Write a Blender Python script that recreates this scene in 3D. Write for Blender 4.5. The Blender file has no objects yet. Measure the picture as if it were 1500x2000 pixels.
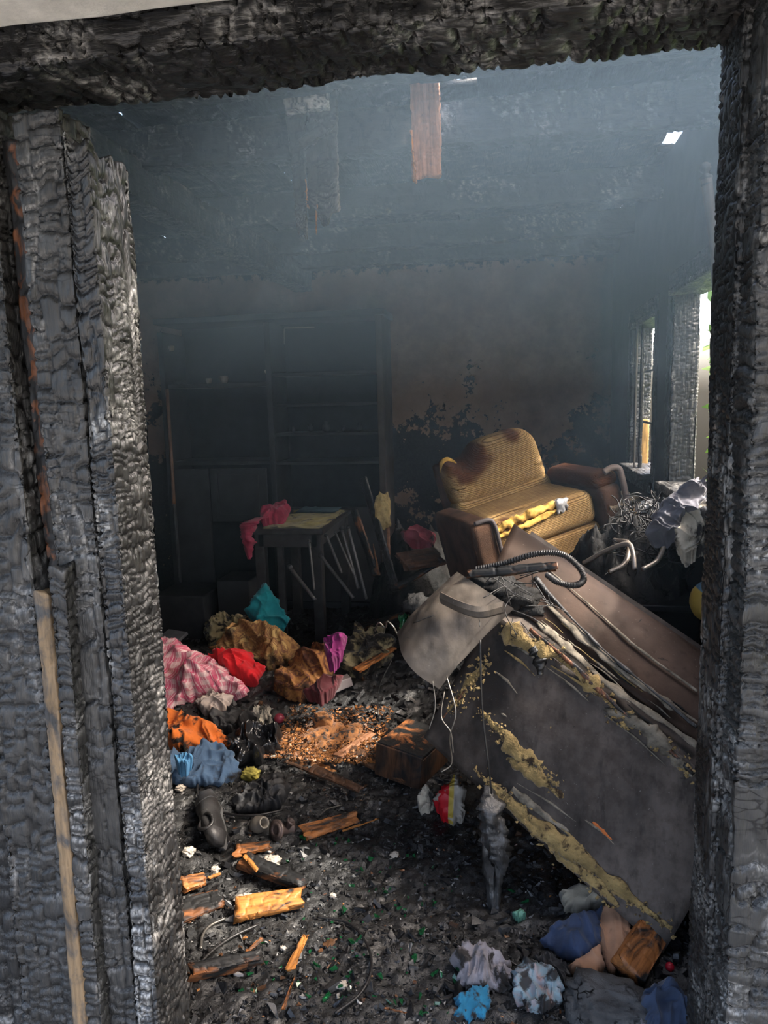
import bpy, bmesh, math, random
import numpy as np
from mathutils import Matrix, Vector

# ------------------------------------------------------------------ camera
SC = bpy.context.scene
COL = SC.collection
EYE = np.array([0.0, 0.0, 1.5]); FPX = 1444.0
_yaw, _pit, _rol = np.radians([9.5, 8.6, 1.55])
FW = np.array([-np.sin(_yaw)*np.cos(_pit), np.cos(_yaw)*np.cos(_pit), -np.sin(_pit)])
_r0 = np.array([np.cos(_yaw), np.sin(_yaw), 0.0]); _u0 = np.cross(_r0, FW)
RT = np.cos(_rol)*_r0 - np.sin(_rol)*_u0
UP = np.cos(_rol)*_u0 + np.sin(_rol)*_r0
cam = bpy.data.cameras.new('camera'); cam_o = bpy.data.objects.new('camera', cam); COL.objects.link(cam_o)
cam.sensor_fit = 'VERTICAL'; cam.sensor_height = 36.0; cam.lens = 36.0*FPX/2000.0
cam.clip_start = 0.02; cam.clip_end = 200
_m = Matrix.Identity(4)
for i in range(3):
    _m[i][0] = RT[i]; _m[i][1] = UP[i]; _m[i][2] = -FW[i]; _m[i][3] = EYE[i]
cam_o.matrix_world = _m
SC.camera = cam_o

# ------------------------------------------------------------------ sky, sun, exposure
W = bpy.data.worlds.new('sky'); SC.world = W; W.use_nodes = True
_nt = W.node_tree; _nt.nodes.clear()
_sky = _nt.nodes.new('ShaderNodeTexSky'); _sky.sky_type = 'NISHITA'; _sky.sun_disc = False
SUN_DIR = Vector((0.69, -0.03, 0.70)).normalized()
_sky.sun_elevation = math.asin(SUN_DIR.z); _sky.sun_rotation = math.atan2(SUN_DIR.x, SUN_DIR.y)
_sky.air_density = 0.8; _sky.dust_density = 6.0; _sky.ozone_density = 0.3
_bg = _nt.nodes.new('ShaderNodeBackground'); _bg.inputs[1].default_value = 1.0
_wo = _nt.nodes.new('ShaderNodeOutputWorld')
_nt.links.new(_sky.outputs[0], _bg.inputs[0]); _nt.links.new(_bg.outputs[0], _wo.inputs[0])
sun = bpy.data.lights.new('sun', 'SUN'); sun.energy = 6.8; sun.angle = math.radians(2.5); sun.color = (1.0, 0.95, 0.86)
sun_o = bpy.data.objects.new('sun', sun); COL.objects.link(sun_o)
sun_o.rotation_euler = SUN_DIR.to_track_quat('Z', 'Y').to_euler(); sun_o.location = (3, -2, 5)
VS = SC.view_settings
VS.view_transform = 'Standard'; VS.look = 'None'; VS.gamma = 1.0; VS.use_curve_mapping = False
VS.exposure = 0.25
SC.cycles.max_bounces = 4; SC.cycles.diffuse_bounces = 3; SC.cycles.glossy_bounces = 2
SC.cycles.volume_bounces = 1; SC.cycles.transmission_bounces = 4; SC.cycles.transparent_max_bounces = 8
SC.cycles.sample_clamp_indirect = 4.0
SC.cycles.use_adaptive_sampling = True; SC.cycles.adaptive_threshold = .06
SC.cycles.volume_step_rate = 4.0; SC.cycles.volume_max_steps = 48

# ------------------------------------------------------------------ helpers
def P(px, py, Y=None, Z=None, X=None):
    """world point seen at a pixel of the 1500x2000 frame, on a plane Y=, Z= or X="""
    d = FW + (px-750)/FPX*RT + (1000-py)/FPX*UP
    if Y is not None: t = Y/d[1]
    elif Z is not None: t = (Z-EYE[2])/d[2]
    else: t = X/d[0]
    return EYE + t*d

def h2(ix, iy, s=0):
    n = (ix.astype(np.int64)*374761393 + iy.astype(np.int64)*668265263 + (s*1442695 + 12345)*1274126177) & 0xFFFFFFFF
    n = ((n ^ (n >> 13))*1274126177) & 0xFFFFFFFF
    n = ((n ^ (n >> 16))*2246822519) & 0xFFFFFFFF
    return ((n ^ (n >> 15)) & 0xFFFFFF).astype(np.float64)/0xFFFFFF

def vn(x, y, s=0):
    x = np.asarray(x, float); y = np.asarray(y, float)
    x, y = np.broadcast_arrays(x, y)
    ix = np.floor(x).astype(np.int64); iy = np.floor(y).astype(np.int64)
    fx = x-ix; fy = y-iy
    fx = fx*fx*(3-2*fx); fy = fy*fy*(3-2*fy)
    a = h2(ix, iy, s); b = h2(ix+1, iy, s); c = h2(ix, iy+1, s); d = h2(ix+1, iy+1, s)
    return a+(b-a)*fx+(c-a)*fy+(a-b-c+d)*fx*fy

def fbm(x, y, s=0, o=4):
    t = 0; a = .5; k = 0
    for i in range(o):
        t = t + a*vn(np.asarray(x)*2**i+i*17.3, np.asarray(y)*2**i+i*9.1, s+i); k += a; a *= .5
    return t/k

def voro(x, y, s=0, jit=0.85):
    ix = np.floor(x).astype(np.int64); iy = np.floor(y).astype(np.int64)
    f1 = np.full(x.shape, 9.0); f2 = np.full(x.shape, 9.0); cid = np.zeros(x.shape)
    for dx in (-1, 0, 1):
        for dy in (-1, 0, 1):
            cx = ix+dx; cy = iy+dy
            jx = h2(cx, cy, s); jy = h2(cx, cy, s+7)
            px = cx+.5+(jx-.5)*jit; py = cy+.5+(jy-.5)*jit
            d = np.hypot(x-px, y-py)
            m = d < f1
            f2 = np.where(m, f1, np.minimum(f2, d)); cid = np.where(m, jx, cid); f1 = np.where(m, d, f1)
    return f1, f2, cid

def sstep(a, b, x):
    t = np.clip((x-a)/(b-a), 0, 1); return t*t*(3-2*t)

WM = {}
def T(x, y=None, z=None):
    if y is None: x, y, z = x
    return Matrix.Translation((float(x), float(y), float(z)))

def frame(p0, p1, up=(0, 0, 1)):
    """matrix at p0 whose local z runs to p1, local x across, local y the face normal away from up"""
    p0 = Vector(p0); p1 = Vector(p1); z = (p1-p0).normalized(); up = Vector(up)
    x = up.cross(z)
    if x.length < 1e-4: x = Vector((1, 0, 0)).cross(z)
    x.normalize(); y = z.cross(x)
    m = Matrix.Identity(4)
    for i in range(3):
        m[i][0] = x[i]; m[i][1] = y[i]; m[i][2] = z[i]; m[i][3] = p0[i]
    return m

def props(o, label=None, cat=None, group=None, kind=None):
    if label: o['label'] = label
    if cat: o['category'] = cat
    if group: o['group'] = group
    if kind: o['kind'] = kind
    return o

def mkmesh(name, V, F, mat, smooth=True, attrs=None, colors=None):
    me = bpy.data.meshes.new(name)
    V = np.ascontiguousarray(V, dtype=np.float32)
    if isinstance(F, np.ndarray):
        n, k = F.shape
        me.vertices.add(len(V)); me.vertices.foreach_set('co', V.ravel())
        me.loops.add(n*k); me.loops.foreach_set('vertex_index', np.ascontiguousarray(F, dtype=np.int32).ravel())
        me.polygons.add(n); me.polygons.foreach_set('loop_start', np.arange(0, n*k, k, dtype=np.int32))
        me.update(calc_edges=True)
    else:
        me.from_pydata(V.tolist(), [], [list(map(int, f)) for f in F]); me.update()
    me.polygons.foreach_set('use_smooth', np.full(len(me.polygons), bool(smooth)))
    for k, a in (attrs or {}).items():
        at = me.attributes.new(k, 'FLOAT', 'POINT'); at.data.foreach_set('value', np.ascontiguousarray(a, dtype=np.float32))
    if colors is not None:
        at = me.attributes.new('tint', 'FLOAT_COLOR', 'POINT')
        c = np.ones((len(V), 4), np.float32); c[:, :3] = colors; at.data.foreach_set('color', c.ravel())
    if mat: me.materials.append(mat)
    return me

def add(name, V, F, mat, parent=None, M=None, smooth=True, attrs=None, colors=None, label=None, cat=None, group=None, kind=None):
    V = np.asarray(V, float)
    if M is None:
        c = Vector((float((V[:, 0].min()+V[:, 0].max())/2), float((V[:, 1].min()+V[:, 1].max())/2), float(V[:, 2].min())))
        M = Matrix.Translation(c); V = V-np.array(c)
    o = bpy.data.objects.new(name, mkmesh(name, V, F, mat, smooth, attrs, colors)); COL.objects.link(o)
    WM[o] = M.copy()
    if parent is not None:
        o.parent = parent; o.matrix_parent_inverse = Matrix.Identity(4)
        o.matrix_local = WM[parent].inverted() @ M
    else:
        o.matrix_world = M
    return props(o, label, cat, group, kind)

def thing(name, label, cat, loc=(0, 0, 0), group=None, kind=None, M=None):
    o = bpy.data.objects.new(name, None); COL.objects.link(o); o.empty_display_size = .1
    o.matrix_world = M if M is not None else T(loc); WM[o] = o.matrix_world.copy() if M is None else M.copy()
    if M is None: WM[o] = T(loc)
    return props(o, label, cat, group, kind)

def quads_grid(nu, nv, wrap=False):
    i = np.arange(nu if wrap else nu-1)[None, :]; j = np.arange(nv-1)[:, None]
    a = j*nu+i; b = j*nu+(i+1) % nu; c = (j+1)*nu+(i+1) % nu; d = (j+1)*nu+i
    return np.stack([a, b, c, d], -1).reshape(-1, 4)

def box(x0, x1, y0, y1, z0, z1):
    V = np.array([[x, y, z] for z in (z0, z1) for y in (y0, y1) for x in (x0, x1)], float)
    F = np.array([[0, 2, 3, 1], [4, 5, 7, 6], [0, 1, 5, 4], [2, 6, 7, 3], [0, 4, 6, 2], [1, 3, 7, 5]])
    return V, F

def join(parts):
    Vs = []; Fs = []; n = 0
    for V, F in parts:
        Vs.append(np.asarray(V, float)); Fs += [[int(i)+n for i in f] for f in F]; n += len(V)
    return np.vstack(Vs), Fs

def rbox(sx, sy, sz, r, n=8, c=(0, 0, 0)):
    """rounded box, merged"""
    Vs = []; Fs = []; k = 0
    hs = np.array([sx, sy, sz])/2; r = min(r, hs.min()*.999)
    def axis(h):   # denser near the rounded ends
        return np.unique(np.concatenate([np.linspace(-h, -h+r, 4), np.linspace(-h+r, h-r, n), np.linspace(h-r, h, 4)]).round(6))
    for ax in range(3):
        a, b = [i for i in range(3) if i != ax]
        A = axis(hs[a]); B = axis(hs[b])
        g = np.stack(np.meshgrid(A, B), -1).reshape(-1, 2)
        for s in (-1, 1):
            p = np.zeros((len(g), 3)); p[:, a] = g[:, 0]; p[:, b] = g[:, 1]; p[:, ax] = s*hs[ax]
            f = quads_grid(len(A), len(B))
            flip = (s < 0) ^ (ax == 1)
            Fs.append((f[:, ::-1] if flip else f)+k); Vs.append(p); k += len(p)
    V = np.vstack(Vs); F = np.vstack(Fs)
    inner = np.clip(V, -(hs-r), hs-r); d = V-inner; l = np.linalg.norm(d, axis=1); l[l == 0] = 1
    V = inner+d/l[:, None]*r
    key = np.round(V, 5); u, idx, inv = np.unique(key, axis=0, return_index=True, return_inverse=True)
    F = inv.reshape(-1)[F]
    return u+np.array(c), F

def spline(pts, n=12):
    p = [np.asarray(a, float) for a in pts]
    if len(p) < 3:
        return np.array([p[0]+(p[1]-p[0])*t for t in np.linspace(0, 1, n)])
    p = [2*p[0]-p[1]]+p+[2*p[-1]-p[-2]]
    out = []
    for i in range(1, len(p)-2):
        for t in np.linspace(0, 1, n, endpoint=(i == len(p)-3)):
            a, b, c, d = p[i-1:i+3]
            out.append(.5*((2*b)+(c-a)*t+(2*a-5*b+4*c-d)*t*t+(3*b-a-3*c+d)*t**3))
    return np.array(out)

def tube(pts, r, n=8, sm=10, straight=False):
    p = np.array(pts, float) if straight else spline(pts, sm)
    m = len(p); r = np.broadcast_to(np.asarray(r, float), (m,)) if np.ndim(r) == 0 or len(np.atleast_1d(r)) == m else np.interp(np.linspace(0, 1, m), np.linspace(0, 1, len(r)), r)
    t = np.gradient(p, axis=0); t /= np.linalg.norm(t, axis=1)[:, None]+1e-9
    ref = np.array([0, 0, 1.0]) if abs(t[0][2]) < .9 else np.array([1.0, 0, 0])
    V = []
    x = np.cross(ref, t[0]); x /= np.linalg.norm(x)
    for i in range(m):
        x = x-t[i]*(x@t[i]); x /= np.linalg.norm(x)+1e-9; y = np.cross(t[i], x)
        a = np.linspace(0, 2*np.pi, n, endpoint=False)
        V.append(p[i]+r[i]*(np.cos(a)[:, None]*x+np.sin(a)[:, None]*y))
    V = np.vstack(V); F = quads_grid(n, m, True).tolist()
    F.append(list(range(n))[::-1]); F.append(list(range((m-1)*n, m*n)))
    return V, F

def lathe(prof, n=24):
    """profile [(r,z)] turned about z"""
    a = np.linspace(0, 2*np.pi, n, endpoint=False)
    V = np.vstack([np.stack([r*np.cos(a), r*np.sin(a), np.full(n, z)], 1) for r, z in prof])
    F = quads_grid(n, len(prof), True).tolist()
    F.append(list(range(n))[::-1]); F.append(list(range((len(prof)-1)*n, len(prof)*n)))
    return V, F

def xf(V, M):
    return np.asarray(V) @ np.array(M.to_3x3()).T + np.array(M.translation)

def char_bar(w, d, L, res=.005, bu=.035, bv=.028, depth=.007, seed=0, jag0=0., jag1=0., warp=.006, crack=.0045, ash=1.0, tap0=1., tap1=1.):
    """burnt bar, local z along the grain from 0 to L, with alligator cracks as real relief"""
    nx = max(2, int(w/res)); ny = max(2, int(d/res)); nv = max(6, int(L/res))
    e = []
    for i in range(nx): e.append((-w/2+w*i/nx, -d/2, 0, -1))
    for i in range(ny): e.append((w/2, -d/2+d*i/ny, 1, 0))
    for i in range(nx): e.append((w/2-w*i/nx, d/2, 0, 1))
    for i in range(ny): e.append((-w/2, d/2-d*i/ny, -1, 0))
    e = np.array(e); nu = len(e)
    per = np.cumsum(np.r_[0, np.hypot(*(e[1:, :2]-e[:-1, :2]).T)])
    nrm = e[:, 2:].copy()
    nrm = (nrm+np.roll(nrm, 1, 0)); nrm /= np.linalg.norm(nrm, axis=1)[:, None]
    v = np.linspace(0, L, nv)
    U, Vv = np.meshgrid(per, v)
    # wavy strips along the grain, each split by staggered cross cracks
    w1 = (fbm(U/.08, Vv/.14, seed, 3)-.5); w2 = (fbm(U/.04+31, Vv/.06, seed+3, 4)-.5); w3 = vn(U/.012, Vv/.02, seed+4)-.5
    gx = (U+w1*bu*1.1+w3*.004)/bu; st = np.floor(gx); fx = gx-st
    wide = 1.0
    gy = (Vv+w2*bv*1.3+w3*.003)/(bv*(.8+.5*vn(Vv/.3, st*.3, seed+1)))+h2(st, st*0, seed+2)*.55
    gy = gy+.32*np.sin(gy*1.7+st*.4)
    ro = np.floor(gy); fy = gy-ro
    cid = h2(st, ro, seed+5); gone = h2(st, ro, seed+6)
    ex = np.minimum(fx, 1-fx)*bu*(1.3+6*(gone > .42)); ey = np.minimum(fy, 1-fy)*bv*wide*(1+2.5*(gone < .22))
    edge = np.minimum(ex, ey)
    hgt = sstep(0, crack, edge)*(.62+.38*sstep(0, .012, edge))
    fine = fbm(U/.005, Vv/.03, seed+11, 3)-.5
    gx2 = gx*2.2+.3*w1; gy2 = gy*2.1+w2; c2 = np.floor(gx2); gy2 = gy2+h2(c2, ro, seed+9); f2y = gy2-np.floor(gy2)
    se = np.minimum(np.minimum(f2y, 1-f2y)*bv*.5, np.minimum(gx2-c2, 1-(gx2-c2))*bu*.8)
    disp = -1.25*depth*(1-hgt)-depth*.25*(1-sstep(0, .002, se))*(cid > .35)+depth*.3*(cid-.5)+fine*depth*.5+depth*.2*(fy-.5)+(fbm(U/.12, Vv/.16, seed+20, 3)-.5)*2*warp
    corner = np.exp(-((np.minimum(np.abs(np.abs(e[:, 0])-w/2), w)+np.minimum(np.abs(np.abs(e[:, 1])-d/2), d))/.006)**2)
    disp = disp-corner[None, :]*.0035
    tp = tap0+(tap1-tap0)*(v/L)
    X = e[:, 0][None, :]*tp[:, None]+disp*nrm[:, 0][None, :]
    Y = e[:, 1][None, :]*tp[:, None]+disp*nrm[:, 1][None, :]
    j0 = vn(per/.018, per*0+3, seed+50)*.6+vn(per/.05, per*0+5, seed+51)*.4
    j1 = vn(per/.018, per*0+13, seed+52)*.6+vn(per/.05, per*0+15, seed+53)*.4
    Z = Vv+jag0*j0[None, :]*np.clip(1-Vv/(L*.35), 0, 1)-jag1*j1[None, :]*np.clip(1-(L-Vv)/(L*.35), 0, 1)
    V = np.stack([X, Y, Z], -1).reshape(-1, 3)
    F = quads_grid(nu, nv, True)
    c0 = len(V); V = np.vstack([V, [[0, 0, jag0*.5], [0, 0, L-jag1*.5]]])
    i = np.arange(nu); capa = np.stack([(i+1) % nu, i, np.full(nu, c0), np.full(nu, c0)], 1); b = (nv-1)*nu
    F = F.tolist()+[[int(a), int(q), c0] for q, a in zip(i, (i+1) % nu)]+[[int(b+q), int(b+a), c0+1] for q, a in zip(i, (i+1) % nu)]
    crk = np.r_[(1-sstep(.0006, .0032, edge)).ravel(), 0, 0]
    lip = sstep(.0015, .0035, edge)*(1-sstep(.004, .010, edge))  # pale lips: ash, with glints of light painted along the crack edges
    am = np.clip((lip*.8+.25*(1-sstep(.0008, .003, se)))*sstep(.47, .72, fbm(U/.10, Vv/.12, seed+30, 4))*ash, 0, 1)
    am = np.r_[am.ravel(), 0, 0]
    return V, F, {'ash': am, 'crk': crk}

# ------------------------------------------------------------------ materials
class NB:
    def __init__(s, name):
        s.m = bpy.data.materials.new(name); s.m.use_nodes = True; s.t = s.m.node_tree; s.t.nodes.clear()
        s.out = s.n('ShaderNodeOutputMaterial'); s.b = s.n('ShaderNodeBsdfPrincipled'); s.t.links.new(s.b.outputs[0], s.out.inputs[0])
        s.tc = s.n('ShaderNodeTexCoord')
    def n(s, t): return s.t.nodes.new(t)
    def l(s, a, b): s.t.links.new(a, b)
    def set(s, sock, v):
        if hasattr(v, 'is_output') or isinstance(v, bpy.types.NodeSocket): s.l(v, sock)
        elif isinstance(v, (tuple, list)) and len(v) == 3 and sock.type == 'RGBA': sock.default_value = (*v, 1)
        else: sock.default_value = v
    def mp(s, sc=(1, 1, 1), rot=(0, 0, 0), loc=(0, 0, 0), src='Object'):
        m = s.n('ShaderNodeMapping'); s.l(s.tc.outputs[src], m.inputs[0])
        m.inputs['Scale'].default_value = sc; m.inputs['Rotation'].default_value = rot; m.inputs['Location'].default_value = loc
        return m.outputs[0]
    def noise(s, sc, det=4, rough=.55, vec=None, dist=0.):
        n = s.n('ShaderNodeTexNoise'); n.inputs['Scale'].default_value = sc; n.inputs['Detail'].default_value = det
        n.inputs['Roughness'].default_value = rough; n.inputs['Distortion'].default_value = dist
        s.l(vec if vec is not None else s.tc.outputs['Object'], n.inputs['Vector']); return n.outputs[0]
    def voro(s, sc, vec=None, feat='F1', out=0):
        n = s.n('ShaderNodeTexVoronoi'); n.feature = feat; n.inputs['Scale'].default_value = sc
        s.l(vec if vec is not None else s.tc.outputs['Object'], n.inputs['Vector']); return n.outputs[out]
    def wave(s, sc, vec=None, dist=0., axis='X', prof='SIN'):
        n = s.n('ShaderNodeTexWave'); n.bands_direction = axis; n.wave_profile = prof
        n.inputs['Scale'].default_value = sc; n.inputs['Distortion'].default_value = dist
        s.l(vec if vec is not None else s.tc.outputs['Object'], n.inputs['Vector']); return n.outputs['Fac']
    def ramp(s, x, stops, interp='LINEAR'):
        r = s.n('ShaderNodeValToRGB'); r.color_ramp.interpolation = interp; s.l(x, r.inputs[0])
        el = r.color_ramp.elements
        while len(el) < len(stops): el.new(.5)
        for e, (p, c) in zip(el, stops):
            e.position = p; e.color = (*(c if isinstance(c, (tuple, list)) else (c, c, c)), 1)
        return r.outputs[0]
    def mix(s, f, a, b, mode='MIX'):
        m = s.n('ShaderNodeMix'); m.data_type = 'RGBA'; m.blend_type = mode
        s.set(m.inputs[0], f); s.set(m.inputs[6], a); s.set(m.inputs[7], b); return m.outputs[2]
    def math(s, op, a, b=0.):
        m = s.n('ShaderNodeMath'); m.operation = op; s.set(m.inputs[0], a); s.set(m.inputs[1], b); return m.outputs[0]
    def attr(s, name, out='Fac'):
        a = s.n('ShaderNodeAttribute'); a.attribute_name = name; return a.outputs[out]
    def bump(s, h, strength=.4, dist=.004):
        b = s.n('ShaderNodeBump'); b.inputs['Strength'].default_value = strength; b.inputs['Distance'].default_value = dist
        s.l(h, b.inputs['Height']); s.l(b.outputs[0], s.b.inputs['Normal'])
    def fin(s, col, rough=.6, spec=.4, metal=0.):
        s.set(s.b.inputs['Base Color'], col); s.set(s.b.inputs['Roughness'], rough)
        s.b.inputs['Specular IOR Level'].default_value = spec; s.set(s.b.inputs['Metallic'], metal); return s.m

def m_char(name, base=.014, ash=(.34, .33, .31), rough=(.28, .55), tone=(1, 1, 1), spec=.6, brown=0., cell=(24, 24, 58)):
    k = NB(name)
    g = k.noise(1, 3, .6, k.mp((160, 160, 16)))
    big = k.noise(9, 2)
    c = k.ramp(big, [(.3, tuple(base*.55*t for t in tone)), (.7, tuple(base*1.7*t for t in tone))])
    if brown: c = k.mix(k.math('MULTIPLY', k.ramp(k.noise(4, 4), [(.52, 0), (.66, 1)]), brown), c, (.10, .045, .02))
    dv = k.n('ShaderNodeVectorMath'); dv.operation = 'ADD'; ns = k.n('ShaderNodeTexNoise'); ns.inputs['Scale'].default_value = 30; ns.inputs['Detail'].default_value = 1; k.l(k.tc.outputs['Object'], ns.inputs['Vector'])
    sc_ = k.n('ShaderNodeVectorMath'); sc_.operation = 'SCALE'; k.l(ns.outputs['Color'], sc_.inputs[0]); sc_.inputs['Scale'].default_value = .9
    k.l(k.mp(cell), dv.inputs[0]); k.l(sc_.outputs[0], dv.inputs[1])
    ck = k.voro(1., dv.outputs[0], 'DISTANCE_TO_EDGE')
    line = k.math('MULTIPLY', k.ramp(ck, [(.02, 1), (.09, 0)]), k.ramp(k.noise(14, 2), [(.46, 0), (.6, 1)]))
    am = k.math('MULTIPLY', k.attr('ash'), k.ramp(k.noise(1, 2, .7, k.mp((190, 190, 60))), [(.38, .15), (.6, 1)]))
    c = k.mix(am, c, ash)
    c = k.mix(line, c, (.003, .003, .003))
    c = k.mix(k.attr('crk'), c, (.003, .003, .003))
    k.bump(g, .9, .0032)
    return k.fin(c, k.ramp(g, [(.3, rough[0]), (.75, rough[1])]), spec)

def m_burnt(name, wood=(.42, .17, .04), thr=(.46, .58), char=.012, sc=7., grain=14., rough=.5):
    k = NB(name)
    v = k.mp((70, 70, 6))
    g = k.noise(1.3, 5, .6, v)
    w = k.ramp(g, [(.3, tuple(x*.45 for x in wood)), (.55, wood), (.75, tuple(min(1, x*1.35) for x in wood))])
    msk = k.ramp(k.noise(sc, 5, .62, k.mp((1, 1, .55)), .6), [(thr[0], 0), (thr[1], 1)])
    c = k.mix(msk, w, k.ramp(g, [(.3, char*.6), (.7, char*2)]))
    k.bump(g, .5, .003)
    return k.fin(c, rough, .35)

def m_cloth(name, col, var=.35, burn=.0, weave=240., rough=.85, stain=(.02, .017, .015), bsc=9., col2=None):
    k = NB(name)
    n = k.noise(14, 4)
    c = k.ramp(n, [(.3, tuple(x*(1-var) for x in col)), (.7, tuple(min(1, x*(1+var*.5)) for x in (col2 or col)))])
    if burn > 0:
        c = k.mix(k.ramp(k.noise(bsc, 5, .6, None, .4), [(.72-burn*.5, 0), (.80-burn*.5, 1)]), c, stain)
    k.bump(k.noise(weave, 3), .25, .002)
    m = k.fin(c, rough, .2); k.b.inputs['Sheen Weight'].default_value = .15
    return m

def m_plain(name, col, rough=.5, spec=.4, metal=0., var=.3, sc=12., bump=.0, bsc=120.):
    k = NB(name)
    c = k.ramp(k.noise(sc, 5), [(.3, tuple(x*(1-var) for x in col)), (.7, tuple(min(1, x*(1+var)) for x in col))])
    if bump: k.bump(k.noise(bsc, 4), bump, .004)
    return k.fin(c, rough, spec, metal)

MAT = {}
MAT['char_post'] = m_char('charred_post', .018, rough=(.3, .55), spec=.6)
MAT['char_grey'] = m_char('charred_grey', .034, ash=(.42, .41, .39), rough=(.35, .6), tone=(1, .98, .93))
MAT['char_reveal'] = m_char('charred_reveal', .026, ash=(.55, .54, .51), rough=(.3, .5), spec=.7)
MAT['char_beam'] = m_char('charred_beam', .018, ash=(.3, .3, .3), rough=(.4, .65), spec=.4)
MAT['char_black'] = m_char('charred_black', .009, ash=(.12, .12, .12), rough=(.35, .6))
MAT['char_brown'] = m_char('charred_brown', .02, ash=(.2, .15, .1), brown=.9)
MAT['char_matte'] = m_char('matte_char', .016, ash=(.22, .21, .2), rough=(.65, .95), spec=.2)
MAT['soot'] = m_plain('soot_black', (.012, .0125, .014), .75, .25, bump=.4)
MAT['soot_grey'] = m_plain('soot_grey', (.035, .036, .038), .7, .3, bump=.3)
# plaster of the back wall: brown sooted plaster with flaked dark patches
def m_plaster():
    k = NB('sooted_plaster')
    p = k.tc.outputs['Object']
    sep = k.n('ShaderNodeSeparateXYZ'); k.l(p, sep.inputs[0])
    n1 = k.noise(2.2, 6, .6); n2 = k.noise(16, 6, .65); n3 = k.noise(60, 4, .6)
    base = k.ramp(n1, [(.3, (.20, .12, .085)), (.5, (.33, .21, .15)), (.72, (.45, .33, .25))])
    base = k.mix(k.ramp(n2, [(.35, .0), (.75, .55)]), base, (.17, .11, .085))
    # flaked soot patches: low on the wall (z below about 1.6), ragged edge
    z = k.math('MULTIPLY', k.math('SUBTRACT', 1.50, sep.outputs[2]), .9)
    m = k.math('ADD', k.math('ADD', z, k.math('MULTIPLY', k.math('SUBTRACT', n1, .5), 4.2)), k.math('ADD', k.math('MULTIPLY', k.math('SUBTRACT', n2, .5), 2.4), k.math('MULTIPLY', k.math('SUBTRACT', n3, .5), .9)))
    patch = k.ramp(m, [(.30, 0), (.36, 1)])
    c = k.mix(patch, base, k.ramp(n3, [(.3, (.016, .016, .018)), (.75, (.045, .042, .042))]))
    # darker towards the ceiling edge and towards the right end
    top = k.math('ADD', k.math('MULTIPLY', k.math('SUBTRACT', sep.outputs[2], 2.36), 7.0), k.math('MULTIPLY', k.math('SUBTRACT', n2, .5), 2.2))
    c = k.mix(k.ramp(top, [(.35, 0), (.55, 1)]), c, (.02, .02, .022))
    rgt = k.math('ADD', k.math('MULTIPLY', k.math('SUBTRACT', sep.outputs[0], .52), 4.0), k.math('MULTIPLY', k.math('SUBTRACT', n1, .5), 1.5))
    c = k.mix(k.ramp(rgt, [(.0, 0), (.6, .85)]), c, (.02, .02, .022))
    k.bump(k.math('ADD', n2, k.math('MULTIPLY', patch, -.7)), .5, .008)
    return k.fin(c, .8, .2)
MAT['plaster'] = m_plaster()
MAT['pale'] = m_plain('pale_plaster', (.78, .73, .66), .9, .2, var=.18, sc=18, bump=.3)
MAT['concrete'] = m_plain('concrete_ground', (.34, .33, .31), .9, .2, bump=.3, sc=5)
MAT['wood_tan'] = m_burnt('weathered_tan_wood', (.27, .185, .105), (.45, .62), .05, 20)
MAT['wood_rust'] = m_burnt('scorched_rust_wood', (.17, .065, .028), (.42, .52), .012, 30)
MAT['wood_orange'] = m_burnt('fresh_orange_wood', (.46, .185, .045), (.50, .60), .015, 14)
MAT['wood_half'] = m_burnt('half_burnt_wood', (.36, .135, .04), (.46, .55), .014, 14)
MAT['wood_mostly'] = m_burnt('mostly_charred_wood', (.32, .12, .04), (.36, .48), .012, 9)
MAT['wood_dark'] = m_burnt('dark_stained_wood', (.11, .055, .03), (.45, .62), .014, 8)
MAT['wood_hang'] = m_burnt('hanging_board_wood', (.36, .17, .09), (.60, .70), .03, 6)

# ------------------------------------------------------------------ structure
BACK = 5.4; RX = .72; LX = -2.75; CZ = 2.56
def struct(name, V, F, mat, **k): return add(name, V, F, mat, smooth=False, kind='structure', **k)
struct('floor', *box(LX, RX, 1.3, BACK, -.12, 0), MAT['soot'])
struct('ground', *box(-6, 8, -7, 1.3, -.25, -.1), MAT['concrete'])
struct('threshold', *box(-1.4, .95, 1.28, 1.55, -.12, .012), MAT['char_black'])
# back wall as a relief sheet
def backwall():
    nx, nz = 170, 120
    X, Z = np.meshgrid(np.linspace(LX-.1, RX+.15, nx), np.linspace(-.1, CZ+.1, nz))
    d = (fbm(X*3, Z*3, 3, 4)-.5)*.03+(fbm(X*14, Z*14, 5, 3)-.5)*.008
    f = np.stack([X, np.full_like(X, BACK)-d, Z], -1).reshape(-1, 3)
    b = f.copy(); b[:, 1] = BACK+.2; n = len(f)
    q = quads_grid(nx, nz); return np.vstack([f, b]), np.vstack([q, q[:, ::-1]+n])
V, F = backwall(); add('wall_back', V, F, MAT['plaster'], M=T(0, BACK, 0) if False else Matrix.Identity(4), kind='structure')
struct('wall_left', *box(LX-.2, LX, 1.3, BACK+.2, -.1, CZ), MAT['soot'])
# right wall with two window openings
W1 = (3.86, 4.55, 1.07, 1.89); W2 = (2.55, 3.48, 1.08, 1.94); TH = .105
def wallR():
    ys = [1.3, W2[0], W2[1], W1[0], W1[1], BACK+.2]; parts = []
    for i in range(5):
        if i in (1, 3):
            w = W2 if i == 1 else W1
            parts += [box(RX, RX+TH, ys[i], ys[i+1], -.1, w[2]), box(RX, RX+TH, ys[i], ys[i+1], w[3], CZ)]
        elif i == 0: parts += [box(RX, RX+TH, 1.3, 2.38, -.1, 1.25), box(RX, RX+TH, 2.38, ys[1], -.1, CZ)]  # first stretch cut low out of view so sun reaches the haze
        else: parts.append(box(RX, RX+TH, ys[i], ys[i+1], -.1, CZ))
    return join(parts)
struct('wall_right', *wallR(), MAT['soot_grey'])

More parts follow.
